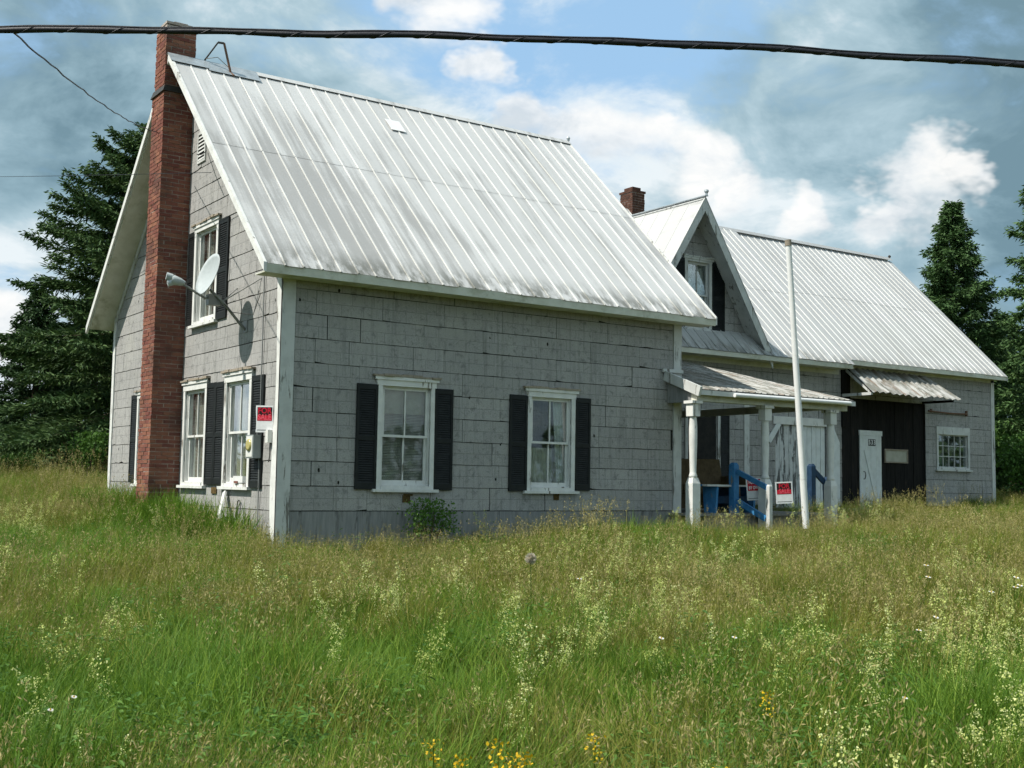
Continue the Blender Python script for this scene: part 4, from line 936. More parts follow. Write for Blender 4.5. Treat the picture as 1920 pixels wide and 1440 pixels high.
# leaning prop board, roof bracket, cables
tag(MB().beam((-.06, 1.84, .56), (-.42, 1.25, -.10), .09, .03, (-1, 0, .4)).build('prop_board', M['white']), 'white board leaning on the wall below the window beside the meter', 'board')
rb = tag(empty('antenna_bracket', (.35, 3.95, 8.0)), 'bent rusty antenna bracket standing on the roof ridge by the chimney', 'bracket'); RI = Matrix.Translation((-.35, -3.95, -8.0))
part(rb, RI, MB().tube([(.10, 4.12, 7.98), (.32, 3.9, 8.38)], .014, 6), 'leg', 'dark'); part(rb, RI, MB().tube([(.32, 3.9, 8.38), (.43, 3.9, 8.39)], .02, 6), 'top_bar', 'dark')
part(rb, RI, MB().tube([(.43, 3.9, 8.39), (.56, 3.88, roofz(3.88)+.02), (.59, 3.8, roofz(3.8)+.03)], .022, 8), 'leg', 'rustm')
part(rb, RI, MB().tube([(.15, 4.0, 8.08), (.35, 3.97, 8.14), (.52, 3.9, 7.98)], .006, 6), 'loose_wire', 'wood')
# hose hooked over the low wall
mb = MB(); pts = [GW.p(1.30+.10*math.cos(t), .28+.16*math.sin(t), .03+.01*t) for t in [i*.35 for i in range(12)]]; mb.tube(pts, .008, 6); mb.tube([GW.p(1.40, .28, .03), GW.p(1.42, .0, .04), GW.p(1.40, -.35, .05)], .009, 6)
tag(mb.build('old_wire_loop', M['dark']), 'dark wire loop sticking out of the weeds under the gable windows', 'wire')
# thick lashed cable passing overhead
cab = tag(empty('overhead_cable', (-2.5, -9.36, 3.73)), 'thick black lashed cable crossing the whole sky above the house', 'cable'); KI = Matrix.Translation((2.5, 9.36, -3.73))
K0, K1, K2 = Vector((-5.321, -7.405, 3.738)), Vector((-2.482, -9.359, 3.735)), Vector((.363, -11.306, 3.613))
cd = (K2-K0).normalized(); pts = []; rad = []
for i in range(-140, 301):
    s = i*.05; base = K0 + cd*s
    f = s/(K2-K0).length; sag = -.0 + .20*f*(1-f)*.55 - .002
    sag = .062*4*f*(1-f) if 0 <= f <= 1 else .062*4*f*(1-f)*.6
    wob = .0075*math.sin(s*2.2+.4)*math.sin(s*.9) + .004*math.sin(s*5.1)
    pts.append(base + Vector((0, 0, sag+wob))); rad.append(.0190 + .0018*math.sin(s*3.1) + .0015*math.sin(s*11))
part(cab, KI, MB().tube(pts, rad, 12), 'sheath', 'cable', True)
mb = MB(); hel = []; hel2 = []
for i in range(len(pts)*5-5):
    j, f = divmod(i, 5); p = pts[j].lerp(pts[j+1], f/5); ph = i*.01*2*math.pi/.30*1.0; sd = cd.cross(Vector((0, 0, 1))).normalized()
    hel.append(p + (sd*math.cos(ph)+Vector((0, 0, 1))*math.sin(ph))*(rad[j]+.0015)); hel2.append(p + Vector((0, 0, rad[j]+.0045)) + sd*.003)
mb.tube(hel, .0022, 4); part(cab, KI, mb, 'lashing_wire', 'lash', True)
mb = MB(); mb.tube(hel2[::6], .0078, 6); part(cab, KI, mb, 'messenger_strand', 'cable', True)
def hang(name, a, b, sag, r, label, n=40, mat='cable', wob=0.0):
    a, b = Vector(a), Vector(b); p = [a.lerp(b, i/n) + Vector((0, 0, -sag*4*(i/n)*(1-i/n) + wob*math.sin(i*1.9)*math.sin(i*.7))) for i in range(n+1)]
    return tag(MB().tube(p, r, 6).build(name, M[mat], None, True), label, 'wire')
hang('service_wire', (-5.25, -7.43, 3.74), (-.62, 3.96, 6.60), .12, .0065, 'thin dark service wire dropping from the thick cable to the chimney', wob=.010)
hang('slack_wire', (-.03, 3.3, 6.25), (-.47, 2.50, 5.93), .03, .008, 'short slack wire between the gable vent and the roof edge', 12)
hang('far_wire', (-.46, 1.85, 5.50), (-3.96, 23.7, 9.4), .05, .0045, 'hair-thin level wire reaching the gable from the left')

# ---------------------------------------------------------------- vegetation
def np_mesh(name, v, quads, tint, mat, tris=None):
    """mesh from numpy arrays with a per-vertex tint"""
    me = bpy.data.meshes.new(name); f = [tuple(q) for q in quads.tolist()] if quads is not None else []
    if tris is not None: f += [tuple(q) for q in tris.tolist()]
    me.from_pydata(v.tolist(), [], f)
    a = me.attributes.new('tint', 'FLOAT', 'POINT'); a.data.foreach_set('value', np.asarray(tint, np.float32))
    for m in (mat if isinstance(mat, list) else [mat]): me.materials.append(m)
    me.update(); return me
def unit(a): return a/np.maximum(np.linalg.norm(a, axis=-1, keepdims=True), 1e-9)
def cards(c, d, w, ln, rg, roll=None):
    """pointed leaf cards: centre-base c, direction d, widths w, lengths ln -> verts, quads"""
    n = len(c); d = unit(d); h = unit(rg.normal(size=(n, 3))); s = unit(np.cross(d, h))
    if roll is not None: s = unit(s*np.array([1, 1, roll]))
    w = np.broadcast_to(w, (n,))[:, None]; ln = np.broadcast_to(ln, (n,))[:, None]
    v = np.stack([c, c + d*ln*.45 + s*w*.5, c + d*ln, c + d*ln*.45 - s*w*.5], 1).reshape(-1, 3)
    return v, np.arange(4*n).reshape(n, 4)
GREENS = dict(
    spruce=leaf_material('spruce_needles', (.022, .050, .018), (.046, .094, .030), (.10, .165, .048), .12, .7),
    spruce2=leaf_material('fir_needles', (.036, .074, .026), (.070, .138, .044), (.125, .205, .062), .12, .7),
    shrub=leaf_material('shrub_leaves', (.03, .075, .014), (.065, .14, .024), (.12, .22, .04), .3),
    grass=leaf_material('green_grass', (.055, .135, .012), (.122, .230, .022), (.28, .375, .050), .4),
    olive=leaf_material('drying_grass', (.120, .155, .020), (.225, .228, .038), (.35, .335, .078), .35),
    straw=leaf_material('seed_heads', (.27, .23, .085), (.36, .31, .125), (.47, .41, .185), .3),
    weed=leaf_material('broad_weed_leaves', (.045, .11, .018), (.085, .18, .028), (.15, .27, .05), .3),
    bloom=leaf_material('pale_blossom', (.46, .52, .12), (.62, .66, .24), (.76, .77, .44), .3, .8),
    yellow=leaf_material('yellow_petals', (.55, .33, .01), (.70, .46, .015), (.78, .58, .04), .2),
    clock=leaf_material('seed_down', (.50, .45, .34), (.58, .53, .42), None, .4),
    daisy=leaf_material('daisy_petals', (.78, .78, .76), (.82, .82, .80), None, .2))

def spruce(name, x, y, h, rad, seed, label, mat='spruce', sparse=1.0, group='spruces behind the farmhouse', expo=.82):
    rg = np.random.default_rng(seed); z0 = gz(x, y)-.15
    e = tag(empty(name, (x, y, z0)), label, 'tree', group); mb = MB()
    mb.tube([(0, 0, 0), (.03, 0, h*.3), (0, .04, h*.65), (0, 0, h*.99)], [h*.018+.05, h*.014+.03, h*.008+.02, .012], 9)
    V = []; Q = []; T = []; off = 0; z = .25
    while z < h*.985:
        t = z/h; env = rad*((1-t)**expo)*(1.0 if t > .12 else .8+1.6*t)
        nb = int((6 if t < .8 else 5)*sparse + rg.random()); a0 = rg.random()*6.28
        for b in range(max(nb, 3)):
            a = a0 + 6.283*b/max(nb, 3) + rg.normal()*.22; ln = max(env*rg.uniform(.62, 1.16), .16); up = .55*(t-.42) + rg.normal()*.08
            u = np.array([math.cos(a), math.sin(a), 0]); ss = np.linspace(0, 1, 7)
            sp = np.array([u*ln*s + np.array([0, 0, z + ln*(up*s - .34*(1-t)*s*s + .16*s**3)]) for s in ss])
            mb.tube([tuple(p) for p in sp[::2]], [.012+.012*ln/2, .008+.006*ln/2, .006, .004], 4, caps=False)
            n = int(24 + 74*ln); s = rg.random(n)**.62; s = .12 + .88*s
            base = np.stack([np.interp(s, ss, sp[:, k]) for k in range(3)], 1)
            side = np.array([-u[1], u[0], 0]); sg = np.where(rg.random(n) < .5, -1, 1)
            d = u*(.55+.5*rg.random((n, 1))) + side*(sg*rg.uniform(.25, 1.0, n))[:, None] + np.array([0, 0, 1])*(rg.normal(size=(n, 1))*.28 - .30)
            tl = np.minimum(.15 + .17*ln*(1-s) + .10*rg.random(n), .40)
            base = base + rg.normal(size=(n, 3))*np.array([.05, .05, .04])
            for rep in range(2):
                bb = base + unit(d)*(tl*.42*rep)[:, None] + rg.normal(size=(n, 3))*.035
                v, q = cards(bb, d + rg.normal(size=(n, 3))*.34, (.040 + .032*rg.random(n)), tl*rg.uniform(.55, 1.0, n), rg, .55)
                V.append(v); Q.append(q+off); off += len(v); T.append(np.repeat(np.clip(rg.beta(2, 2.6, n), 0, .62), 4))
        z += .16 + .22*(1-t)*rg.uniform(.75, 1.2)
    n = 40; v, q = cards(np.array([[0, 0, h*.95]]*n) + rg.normal(size=(n, 3))*.04, rg.normal(size=(n, 3))*.4+np.array([0, 0, .9]), .06, .3, rg); V.append(v); Q.append(q+off); T.append(np.full(len(v), .4))
    mb.build('trunk', M['bark'], e, True); link('crown', np_mesh('crown', np.concatenate(V), np.concatenate(Q), np.concatenate(T), GREENS[mat]), e)
    return e
spruce('spruce_tree', 5.1, 21.9, 11.5, 6.3, 1, 'tall dark spruce half hidden behind the chimney gable', 'spruce', 1.25, expo=.6)
spruce('spruce_tree', 3.0, 28.2, 6.7, 2.5, 2, 'shorter spruce at the left edge below the dark cloud')
spruce('spruce_tree', 5.3, 29.2, 7.2, 3.2, 3, 'low broad spruce between the tall spruce and the left edge one')
spruce('fir_tree', 31.9, 11.3, 11.35, 4.0, 5, 'dense conical fir rising behind the far end of the wing roof', 'spruce2', 1.2, expo=.92)
spruce('spruce_tree', 29.0, 5.6, 12.4, 3.0, 6, 'loose open spruce cut by the right edge of the picture', 'spruce2', .62)
spruce('spruce_tree', 37.0, 12.6, 7.5, 3.2, 7, 'lower spruce between the conical fir and the right edge', 'spruce2', 1.0)
def shrub(name, x, y, rx, ry, h, n, leaf, seed, label, mat='shrub', group=None, stems=7):
    rg = np.random.default_rng(seed); z0 = gz(x, y)
    e = tag(empty(name, (x, y, z0-.05)), label, 'shrub', group); mb = MB(); lobes = []
    for i in range(stems):
        a = rg.random()*6.28; r = rg.random()**.5; tip = (math.cos(a)*rx*r*.8, math.sin(a)*ry*r*.8, h*rg.uniform(.55, .92))
        mb.tube([(math.cos(a)*.05, math.sin(a)*.05, 0), (tip[0]*.5, tip[1]*.5, tip[2]*.6), tip], [.012+.012*h, .010+.004*h, .005], 5); lobes.append(tip)
    mb.build('stem', M['bark'], e, True)
    L_ = np.array(lobes); c = L_[rg.integers(0, len(L_), n)] + rg.normal(size=(n, 3))*np.array([rx*.30, ry*.30, h*.17]); c[:, 2] = np.clip(c[:, 2], .05, h*1.05)
    v, q = cards(c, rg.normal(size=(n, 3)) + np.array([0, 0, -.1]), leaf*.62*rg.uniform(.7, 1.2, n), leaf*rg.uniform(.7, 1.3, n), rg)
    link('foliage', np_mesh('foliage', v, q, np.repeat(rg.beta(2, 2.4, n)*.66, 4), GREENS[mat]), e); return e
SG = 'shrubs at the foot of the spruces'
shrub('leafy_shrub', 2.3, 18.6, .7, .7, 1.5, 1800, .08, 11, 'light green shrub beside the white rear house corner', 'weed', SG)
shrub('leafy_shrub', 1.0, 21.8, 1.3, .9, 1.1, 2600, .08, 12, 'low dark shrub under the left spruces', 'shrub', SG)
shrub('leafy_shrub', -.8, 24.0, 1.5, 1.0, 1.2, 2600, .09, 13, 'low ragged shrub at the far left edge', 'shrub', SG)
shrub('leafy_shrub', 26.2, 5.0, 1.1, 1.0, 2.0, 3600, .12, 14, 'bright green shrub right of the wing end, cut by the right edge', 'weed', SG)
shrub('leafy_shrub', 27.6, 7.2, 1.2, 1.0, 2.4, 3600, .13, 15, 'dark shrub behind the wing end, under the fir', 'shrub', SG)
shrub('wall_shrub', 2.32, -.34, .38, .22, .74, 1100, .052, 16, 'small green shrub against the wall below the front corner window', 'weed')
def woods():
    """the far edge of the fields all round: one dark mass of conifers"""
    rg = np.random.default_rng(8); V = []; Q = []; T = []; off = 0
    for i in range(620):
        a = 6.283*i/620 + rg.normal()*.004; r = rg.uniform(165, 190); h = rg.uniform(6, 12); w = rg.uniform(2.2, 3.6); c = np.array([r*math.cos(a), r*math.sin(a), .6]); n = 60
        t = rg.random(n)**.8; an = rg.random(n)*6.28; rr = w*(1-t)*rg.uniform(.5, 1, n)
        p = c + np.stack([rr*np.cos(an), rr*np.sin(an), t*h*.95], 1)
        v, q = cards(p, np.stack([np.cos(an), np.sin(an), rg.normal(size=n)*.4-.3], 1), 1.3, 1.7, rg); V.append(v); Q.append(q+off); off += len(v); T.append(np.repeat(rg.random(n)*.6, 4))
    o = link('far_woods', np_mesh('far_woods', np.concatenate(V), np.concatenate(Q), np.concatenate(T), GREENS['spruce']))
    tag(o, 'far dark band of woods round the fields', 'woods', kind='stuff')
woods()

# meadow: a few tuft meshes scattered over the ground with geometry nodes
def tuft(seed, n, spread, h0, h1, w, lean, mat, tops=0, topmat=None):
    rg = np.random.default_rng(seed); V = []; F = []; T = []; MI = []; off = 0
    for i in range(n):
        ra = spread*math.sqrt(rg.random()); an = rg.random()*6.283; b = np.array([ra*math.cos(an), ra*math.sin(an), -.03]); a = rg.random()*6.28; d = np.array([math.cos(a), math.sin(a), 0]); h = rg.uniform(h0, h1); l = lean*rg.uniform(.2, 1.3)*h
        s = np.array([-d[1], d[0], 0]); ww = w*rg.uniform(.6, 1.3); ts = (0, .4, .75, 1.0); ws = (.8, 1, .6, .0); tint = rg.random()*.66; pts = []
        for t, k in zip(ts, ws):
            c = b + d*l*t**1.9 + np.array([0, 0, h*(t - .12*lean*t*t)])
            if k: pts += [c - s*ww*k/2, c + s*ww*k/2]
            else: pts.append(c)
        V += pts; F += [(off, off+1, off+3, off+2), (off+2, off+3, off+5, off+4), (off+4, off+5, off+6)]; MI += [0]*3; T += [tint]*7; off += 7
        if tops and i < tops:
            tip = b + d*l + np.array([0, 0, h*.9])
            for k in range(9):
                q = tip - np.array([0, 0, .012*k]) - d*.002*k + rg.normal(size=3)*.006*(1+k*.25); dd = unit(rg.normal(size=3)*.6 + np.array([0, 0, 1.0])); sd = unit(np.cross(dd, rg.normal(size=3)))
                V += [q, q+dd*.011+sd*.0032, q+dd*.026, q+dd*.011-sd*.0032]; F.append((off, off+1, off+2, off+3)); MI.append(1); T += [rg.random()*.66]*4; off += 4
    return V, F, T, MI
def bedstraw(seed):
    rg = np.random.default_rng(seed); V = []; F = []; T = []; MI = []; off = 0
    for st in range(rg.integers(2, 5)):
        a = rg.random()*6.28; d = np.array([math.cos(a), math.sin(a), 0]); h = rg.uniform(.38, .62); l = h*rg.uniform(.05, .3); b = rg.normal(size=3)*np.array([.04, .04, 0]); s = np.array([-d[1], d[0], 0])*.003
        P = lambda t: b + d*l*t*t + np.array([0, 0, h*t])
        V += [P(0)-s, P(0)+s, P(.5)+s, P(.5)-s, P(1)]; F += [(off, off+1, off+2, off+3), (off+3, off+2, off+4)]; MI += [0, 0]; T += [.3]*5; off += 5
        for k in range(34):
            t = 1-.62*rg.random()**1.4; r = .010+.040*(1-t)*1.3; q = P(t) + rg.normal(size=3)*np.array([r, r, .012]); cnt = rg.integers(2, 5)
            for m in range(cnt):
                c = q + rg.normal(size=3)*.009; e1 = unit(rg.normal(size=3)); e2 = unit(np.cross(e1, rg.normal(size=3))); z = rg.uniform(.0035, .0075)
                V += [c-e1*z, c+e2*z, c+e1*z, c-e2*z]; F.append((off, off+1, off+2, off+3)); MI.append(1); T += [rg.random()*.66]*4; off += 4
        for k in range(16):
            t = rg.uniform(.05, .8); q = P(t); dd = unit(rg.normal(size=3)*np.array([1, 1, .4])); sd = unit(np.cross(dd, [0, 0, 1]))*.004
            V += [q, q+dd*.016+sd, q+dd*.034, q+dd*.016-sd]; F.append((off, off+1, off+2, off+3)); MI.append(0); T += [rg.random()*.66]*4; off += 4
    return V, F, T, MI
def broadleaf(seed):
    rg = np.random.default_rng(seed); V = []; F = []; T = []; MI = []; off = 0
    for k in range(26):
        q = rg.normal(size=3)*np.array([.07, .07, 0]) + np.array([0, 0, rg.uniform(.05, .30)]); a = rg.random()*6.28; dd = unit(np.array([math.cos(a), math.sin(a), rg.uniform(-.2, .7)])); sd = unit(np.cross(dd, [0, 0, 1])); ln = rg.uniform(.025, .06)
        V += [q, q+dd*ln*.5+sd*ln*.22, q+dd*ln-np.array([0, 0, ln*.2]), q+dd*ln*.5-sd*ln*.22]; F.append((off, off+1, off+2, off+3)); MI.append(0); T += [rg.random()*.66]*4; off += 4
    return V, F, T, MI
def template(name, data, mats):
    V, F, T, MI = data; me = bpy.data.meshes.new(name); me.from_pydata([tuple(map(float, v)) for v in V], [], F)
    a = me.attributes.new('tint', 'FLOAT', 'POINT'); a.data.foreach_set('value', np.asarray(T, np.float32))
    for m in mats: me.materials.append(m)
    me.polygons.foreach_set('material_index', MI); me.update(); return bpy.data.objects.new(name, me)
def scatter(name, label, pts, scl, rot, pick, templates, cat):
    col = bpy.data.collections.new(name + '_tufts')
    for i, o in enumerate(templates): o.name = '%s_tuft_%02d' % (name, i); col.objects.link(o)
    me = bpy.data.meshes.new(name); me.from_pydata(pts.tolist(), [], [])
    for nm, ty, arr, key in (('scl', 'FLOAT', scl, 'value'), ('pick', 'INT', pick, 'value'), ('rot', 'FLOAT_VECTOR', rot, 'vector')):
        a = me.attributes.new(nm, ty, 'POINT'); a.data.foreach_set(key, np.ascontiguousarray(arr, np.int32 if ty == 'INT' else np.float32).ravel())
    o = link(name, me); tag(o, label, cat, kind='stuff')
    g = bpy.data.node_groups.new(name + '_scatter', 'GeometryNodeTree')
    g.interface.new_socket('Geometry', in_out='INPUT', socket_type='NodeSocketGeometry'); g.interface.new_socket('Geometry', in_out='OUTPUT', socket_type='NodeSocketGeometry')
    N, Lk = g.nodes, g.links; i = N.new('NodeGroupInput'); u = N.new('NodeGroupOutput'); ip = N.new('GeometryNodeInstanceOnPoints'); ci = N.new('GeometryNodeCollectionInfo')
    ci.inputs['Collection'].default_value = col; ci.inputs['Separate Children'].default_value = True; ci.inputs['Reset Children'].default_value = True
    def at(nm, ty): n = N.new('GeometryNodeInputNamedAttribute'); n.data_type = ty; n.inputs[0].default_value = nm; return n.outputs[0]
    Lk.new(i.outputs[0], ip.inputs['Points']); Lk.new(ci.outputs[0], ip.inputs['Instance']); ip.inputs['Pick Instance'].default_value = True
    Lk.new(at('pick', 'INT'), ip.inputs['Instance Index']); Lk.new(at('scl', 'FLOAT'), ip.inputs['Scale'])
    e2r = N.new('FunctionNodeEulerToRotation'); Lk.new(at('rot', 'FLOAT_VECTOR'), e2r.inputs[0]); Lk.new(e2r.outputs[0], ip.inputs['Rotation']); Lk.new(ip.outputs[0], u.inputs[0])
    md = o.modifiers.new('scatter', 'NODES'); md.node_group = g; return o

rg = np.random.default_rng(42)
def field(bands):
    P = []
    for r0, r1, den in bands:
        n = int(.70*(r1*r1-r0*r0)*den); r = np.sqrt(rg.uniform(r0*r0, r1*r1, n)); a = YAW + rg.uniform(-.70, .70, n)
        P.append(np.stack([CAM.x + r*np.sin(a), CAM.y + r*np.cos(a), r, a-YAW], 1))
    P = np.concatenate(P); x, y = P[:, 0], P[:, 1]
    bad = ((x > -.06) & (x < 7.75) & (y > -.06) & (y < 8.3)) | ((x > 7.6) & (x < XR+.1) & (y > YW-.1) & (y < 11.5)) | ((x > 7.6) & (x < 11.25) & (y > -.62) & (y < YW)) | ((x > CX-.05) & (x < 0.1) & (y > CY0-.05) & (y < CY1+.05)) | ((x > 14.2) & (x < 16.9) & (y > 2.6))
    P = P[~bad]
    # nothing to see behind the house
    hid = (P[:, 1] > 12) & (P[:, 0] > 9) & (P[:, 0] < 24)
    return P[~hid]
def wave(x, y, s, k): return .5 + .25*(np.sin(x*s+k)*np.cos(y*s*.83+k*1.7)+np.sin((x*.6-y*.8)*s*1.9+k*.3)) + .12*np.sin((x*.9+y*.5)*s*4.1+k)
GZ = np.vectorize(gz)
def place(name, label, P, scl, templates, cat, tilt=.16):
    x, y = P[:, 0], P[:, 1]; n = len(P); pts = np.stack([x, y, GZ(x, y)], 1)
    rot = np.stack([rg.normal(size=n)*tilt, rg.normal(size=n)*tilt + .05, rg.random(n)*6.283], 1)
    return scatter(name, label, pts, scl, rot, rg.integers(0, len(templates), n), templates, cat)
sm = lambda v, a, b: np.clip((v-a)/(b-a), 0, 1)**2*(3-2*np.clip((v-a)/(b-a), 0, 1))
BANDS = ((3.2, 8, 17), (8, 14, 13), (14, 23, 8.5), (23, 50, 2.4))
def dryness(P):
    x, y, r, a = P.T; d = .12 + .42*sm(r, 6.8, 11.0) + .75*(wave(x, y, .55, 1.0)-.5) + .22*sm(a, .12, .42)*sm(r, 9, 14)
    d -= .6*np.exp(-(((x+2.2)/2.6)**2 + ((y-1.0)/2.6)**2)) + .25*sm(-x, 1.5, 6)*sm(r, 14, 18)
    return np.clip(d, .03, .95)
def hgt(P):
    x, y, r, a = P.T; s = .78 + .45*wave(x, y, .8, 4.0)
    s *= np.where(r > 23, 1.5, 1.0); s *= 1 - .35*np.exp(-((y+.2)/.8)**2)*(x > 0)*(x < 7.5)
    s *= 1 + .45*np.exp(-(((x+.5)/.9)**2 + ((y-2.6)/2.0)**2))
    s *= 1 - .32*sm(y, -3.5, -1.5)*sm(x, 5, 8)
    return s*rg.uniform(.75, 1.25, len(x))
P = field(BANDS); dr_ = dryness(P); u = rg.random(len(P))
green, dry = P[u > dr_], P[u <= dr_]
place('meadow_grass', 'rank green meadow grass covering the yard', green, hgt(green), [template('t', tuft(100+i, 330, .30, .10, .36, .0042, .8, None), [GREENS['grass']]) for i in range(7)], 'grass')
keep = rg.random(len(dry)) < .8
place('dry_grass', 'drying olive grass with brown seed heads', dry[keep], hgt(dry[keep])*1.02, [template('t', tuft(200+i, 270, .30, .12, .42, .0038, .7, None, 24, 1), [GREENS['olive'], GREENS['straw']]) for i in range(6)], 'grass')
S2 = field(((3.2, 9, 2.2), (9, 16, 3.6), (16, 24, 2.6), (24, 48, .6))); S2 = S2[rg.random(len(S2)) < np.clip(dryness(S2)*1.2, .05, 1)]
place('seed_heads', 'tall thin seed stalks standing over the meadow', S2, hgt(S2)*.95, [template('t', tuft(300+i, 34, .30, .42, .70, .0028, .25, None, 34, 1), [GREENS['olive'], GREENS['straw']]) for i in range(5)], 'grass')
Bw = field(((3.4, 9, 34), (9, 18, 9), (18, 40, 1.5))); Bw = Bw[rg.random(len(Bw)) < sm(wave(Bw[:, 0], Bw[:, 1], 1.3, 2.2), .3, .75)]
place('broadleaf_weeds', 'low broad-leaved weeds among the grass', Bw, rg.uniform(.7, 1.3, len(Bw)), [template('t', broadleaf(400+i), [GREENS['weed']]) for i in range(4)], 'weeds')
Bd = field(((4.0, 8, 14), (8, 15, 12), (15, 24, 9))); x, y, r, a = Bd.T
den = .62*sm(a, -.10, .08)*sm(r, 5.4, 7.5)*(1-sm(r, 13, 17))*sm(wave(x, y, .75, .4), .22, .62) + .07*sm(wave(x, y, 1.3, 3.0), .42, .75)*(1-sm(r, 8, 11)) + .03
den += .75*np.exp(-(((x+2.45)/.55)**2 + ((y+7.3)/.45)**2)) + .3*np.exp(-(((x+4.9)/.4)**2 + ((y+5.4)/1.2)**2)) + .25*np.exp(-((y+1.5)/.5)**2)*(x > 5.6)*(x < 12) + .7*np.exp(-(((x+3.6)/1.5)**2 + ((y-4.2)/2.2)**2))
den += .25*np.exp(-((y-2.2)/.9)**2)*(x > 12)
Bd = Bd[rg.random(len(Bd)) < den]
place('bedstraw', 'pale yellow-green bedstraw in flower through the meadow', Bd, rg.uniform(.62, 1.08, len(Bd)), [template('t', bedstraw(500+i), [GREENS['grass'], GREENS['bloom']]) for i in range(6)], 'wildflowers', .2)
# rank grass hugging the sunny wall and the chimney foot
n = 260; Wg = np.stack([rg.uniform(-.75, -.06, n), rg.uniform(.4, 8.4, n), np.full(n, 18.0), np.zeros(n)], 1); Wg = Wg[~((Wg[:, 0] > CX-.04) & (Wg[:, 1] > CY0-.04) & (Wg[:, 1] < CY1+.04))]
Wg = Wg[rg.random(len(Wg)) < np.where(Wg[:, 1] < 1.6, .35, 1)]
place('wall_grass', 'tall green grass hugging the foot of the gable wall and chimney', Wg, rg.uniform(1.15, 1.75, len(Wg)), [template('t', tuft(600+i, 34, .07, .24, .52, .008, .6, None), [GREENS['grass']]) for i in range(4)], 'grass')

# single flowers one can pick out
def flower_mesh(kind):
    mb = MB(); rgp = random.Random(3)
    return mb
def daisy(x, y, s, label):
    wd = max(.36, min(.80, (Vector((x, y, 0))-Vector((CAM.x, CAM.y, 0))).length*.068))
    z = gz(x, y); e = tag(empty('daisy', (x, y, z)), label, 'flower', 'white daisies in the meadow')
    if 'stem' not in DA:
        mb = MB(); mb.tube([(0, 0, 0), (.02, 0, .25), (0, .01, .5)], .003, 5); DA['stem'] = mb.mesh('stem', GREENS['grass'])
        mb = MB()
        for k in range(16):
            q = k*6.283/16; c, s_ = math.cos(q), math.sin(q); mb.add([(c*.008-s_*.003, s_*.008+c*.003, .503), (c*.008+s_*.003, s_*.008-c*.003, .503), (c*.030+s_*.0055, s_*.030-c*.0055, .506), (c*.034, s_*.034, .504), (c*.030-s_*.0055, s_*.030+c*.0055, .506)], [(0, 1, 2, 3, 4)])
        DA['petals'] = mb.mesh('petals', GREENS['daisy'])
        mb = MB(); mb.lathe((0, 0, .5), [(.009, 0), (.010, .005), (.006, .010), (.001, .011)], 10); DA['disc'] = mb.mesh('disc', GREENS['yellow'])
    for k in ('stem', 'petals', 'disc'):
        o = link(k, DA[k], e); o.matrix_local = Matrix.Rotation(rnd.uniform(-.35, .35), 4, 'X') @ Matrix.Diagonal((wd, wd, s*.9, 1)) if k != 'x' else None
    tilt = Matrix.Rotation(rnd.uniform(.05, .35), 4, 'X') @ Matrix.Diagonal((wd, wd, s*.9, 1))
    for o in e.children: o.matrix_local = tilt
DA = {}
for x, y, s, lb in ((2.79, -8.63, 1.1, 'upper daisy of the tight pair left of the right edge cluster'), (2.34, -8.94, 1.05, 'lower daisy of the tight pair left of the right edge cluster'),
        (2.86, -9.42, 1.1, 'highest white daisy of the cluster near the right edge'), (2.47, -9.70, 1.1, 'middle white daisy of the cluster near the right edge'), (2.41, -9.78, 1.05, 'lowest white daisy of the cluster near the right edge'),
        (1.81, -9.96, 1.1, 'lone daisy just below the right edge cluster'), (-.07, -10.68, 1.15, 'bigger daisy standing in the pale bedstraw on the right'), (-.62, -11.08, 1.1, 'daisy just below the bigger one in the bedstraw on the right'),
        (-2.07, -12.01, 1.1, 'lone daisy lowest on the right, nearest the bottom edge'), (-1.68, -10.5, 1.1, 'right one of two lone daisies below the porch, mid meadow'), (-2.01, -10.18, 1.1, 'left one of two lone daisies below the porch, mid meadow'),
        (-.56, -7.64, 1.0, 'highest lone daisy, below the second front window'), (-5.47, -10.35, 1.1, 'right daisy of the pair by the lower left edge'), (-5.62, -10.62, 1.1, 'left daisy of the pair by the lower left edge')):
    daisy(x, y, s*1.12, lb)
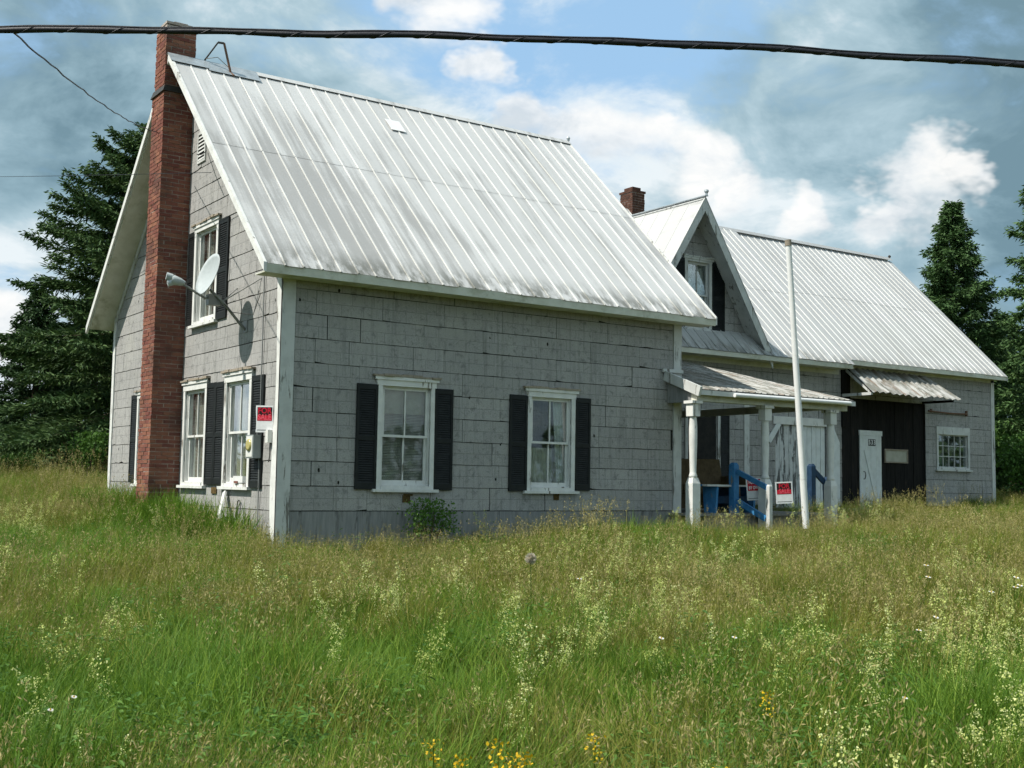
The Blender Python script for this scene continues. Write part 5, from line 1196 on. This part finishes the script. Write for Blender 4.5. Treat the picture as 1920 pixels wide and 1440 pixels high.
def wildflower(x, y, s, label):
    z = gz(x, y); e = tag(empty('yellow_wildflower', (x, y, z)), label, 'flower', 'yellow wildflowers low in the foreground')
    if 'yf' not in DA:
        mb = MB(); mb.tube([(0, 0, 0), (.01, .01, .2), (.0, .02, .40)], .003, 5); DA['ys'] = mb.mesh('stem', GREENS['grass'])
        g2 = np.random.default_rng(5); n = 46; t = g2.random(n); c = np.stack([g2.normal(size=n)*.022, .02+g2.normal(size=n)*.022, .30+.13*t], 1); v, q = cards(c, g2.normal(size=(n, 3))+np.array([0, 0, .4]), .013, .018, g2)
        DA['yf'] = np_mesh('blossom', v, q, np.repeat(g2.random(n)*.66, 4), GREENS['yellow'])
    for nm, k in (('stem', 'ys'), ('blossom', 'yf')):
        o = link(nm, DA[k], e); o.matrix_local = Matrix.Rotation(s*9, 4, 'Z') @ Matrix.Diagonal((s, s, s, 1))
for x, y, s, lb in ((-4.32, -11.78, 1.0, 'golden wildflower left of the bottom centre pair'), (-4.20, -11.83, 1.12, 'tallest golden wildflower at the bottom centre'), (-4.14, -11.95, 1.05, 'golden wildflower right of the tallest one, bottom centre'),
        (-3.98, -11.70, .9, 'small golden wildflower above the bottom centre ones'), (-4.17, -11.35, .9, 'golden wildflower up left of the bottom centre ones'), (-3.50, -11.60, .95, 'golden wildflower right of the bottom centre group'),
        (-4.6, -11.9, .8, 'leftmost golden wildflower at the bottom edge'), (-3.2, -12.1, .8, 'rightmost golden wildflower at the bottom edge'), (-2.12, -11.31, 1.0, 'lone golden wildflower far right of the bottom centre group')):
    wildflower(x, y, s, lb)
# one pale seed clock
def clock():
    e = tag(empty('seed_clock', (-1.33, -8.05, gz(-1.33, -8.05))), 'single round beige seed clock above the grass, centre of the meadow', 'seed head')
    MB().tube([(0, 0, 0), (.01, 0, .35), (0, 0, .70)], .003, 5).build('stem', GREENS['grass'], e)
    g2 = np.random.default_rng(6); n = 260; d = unit(g2.normal(size=(n, 3))); v, q = cards(np.array([0, 0, .72]) + d*.012, d, .012, .040, g2)
    link('seeds', np_mesh('seeds', v, q, np.repeat(.5+g2.random(n)*.1, 4), GREENS['clock']), e)
clock()
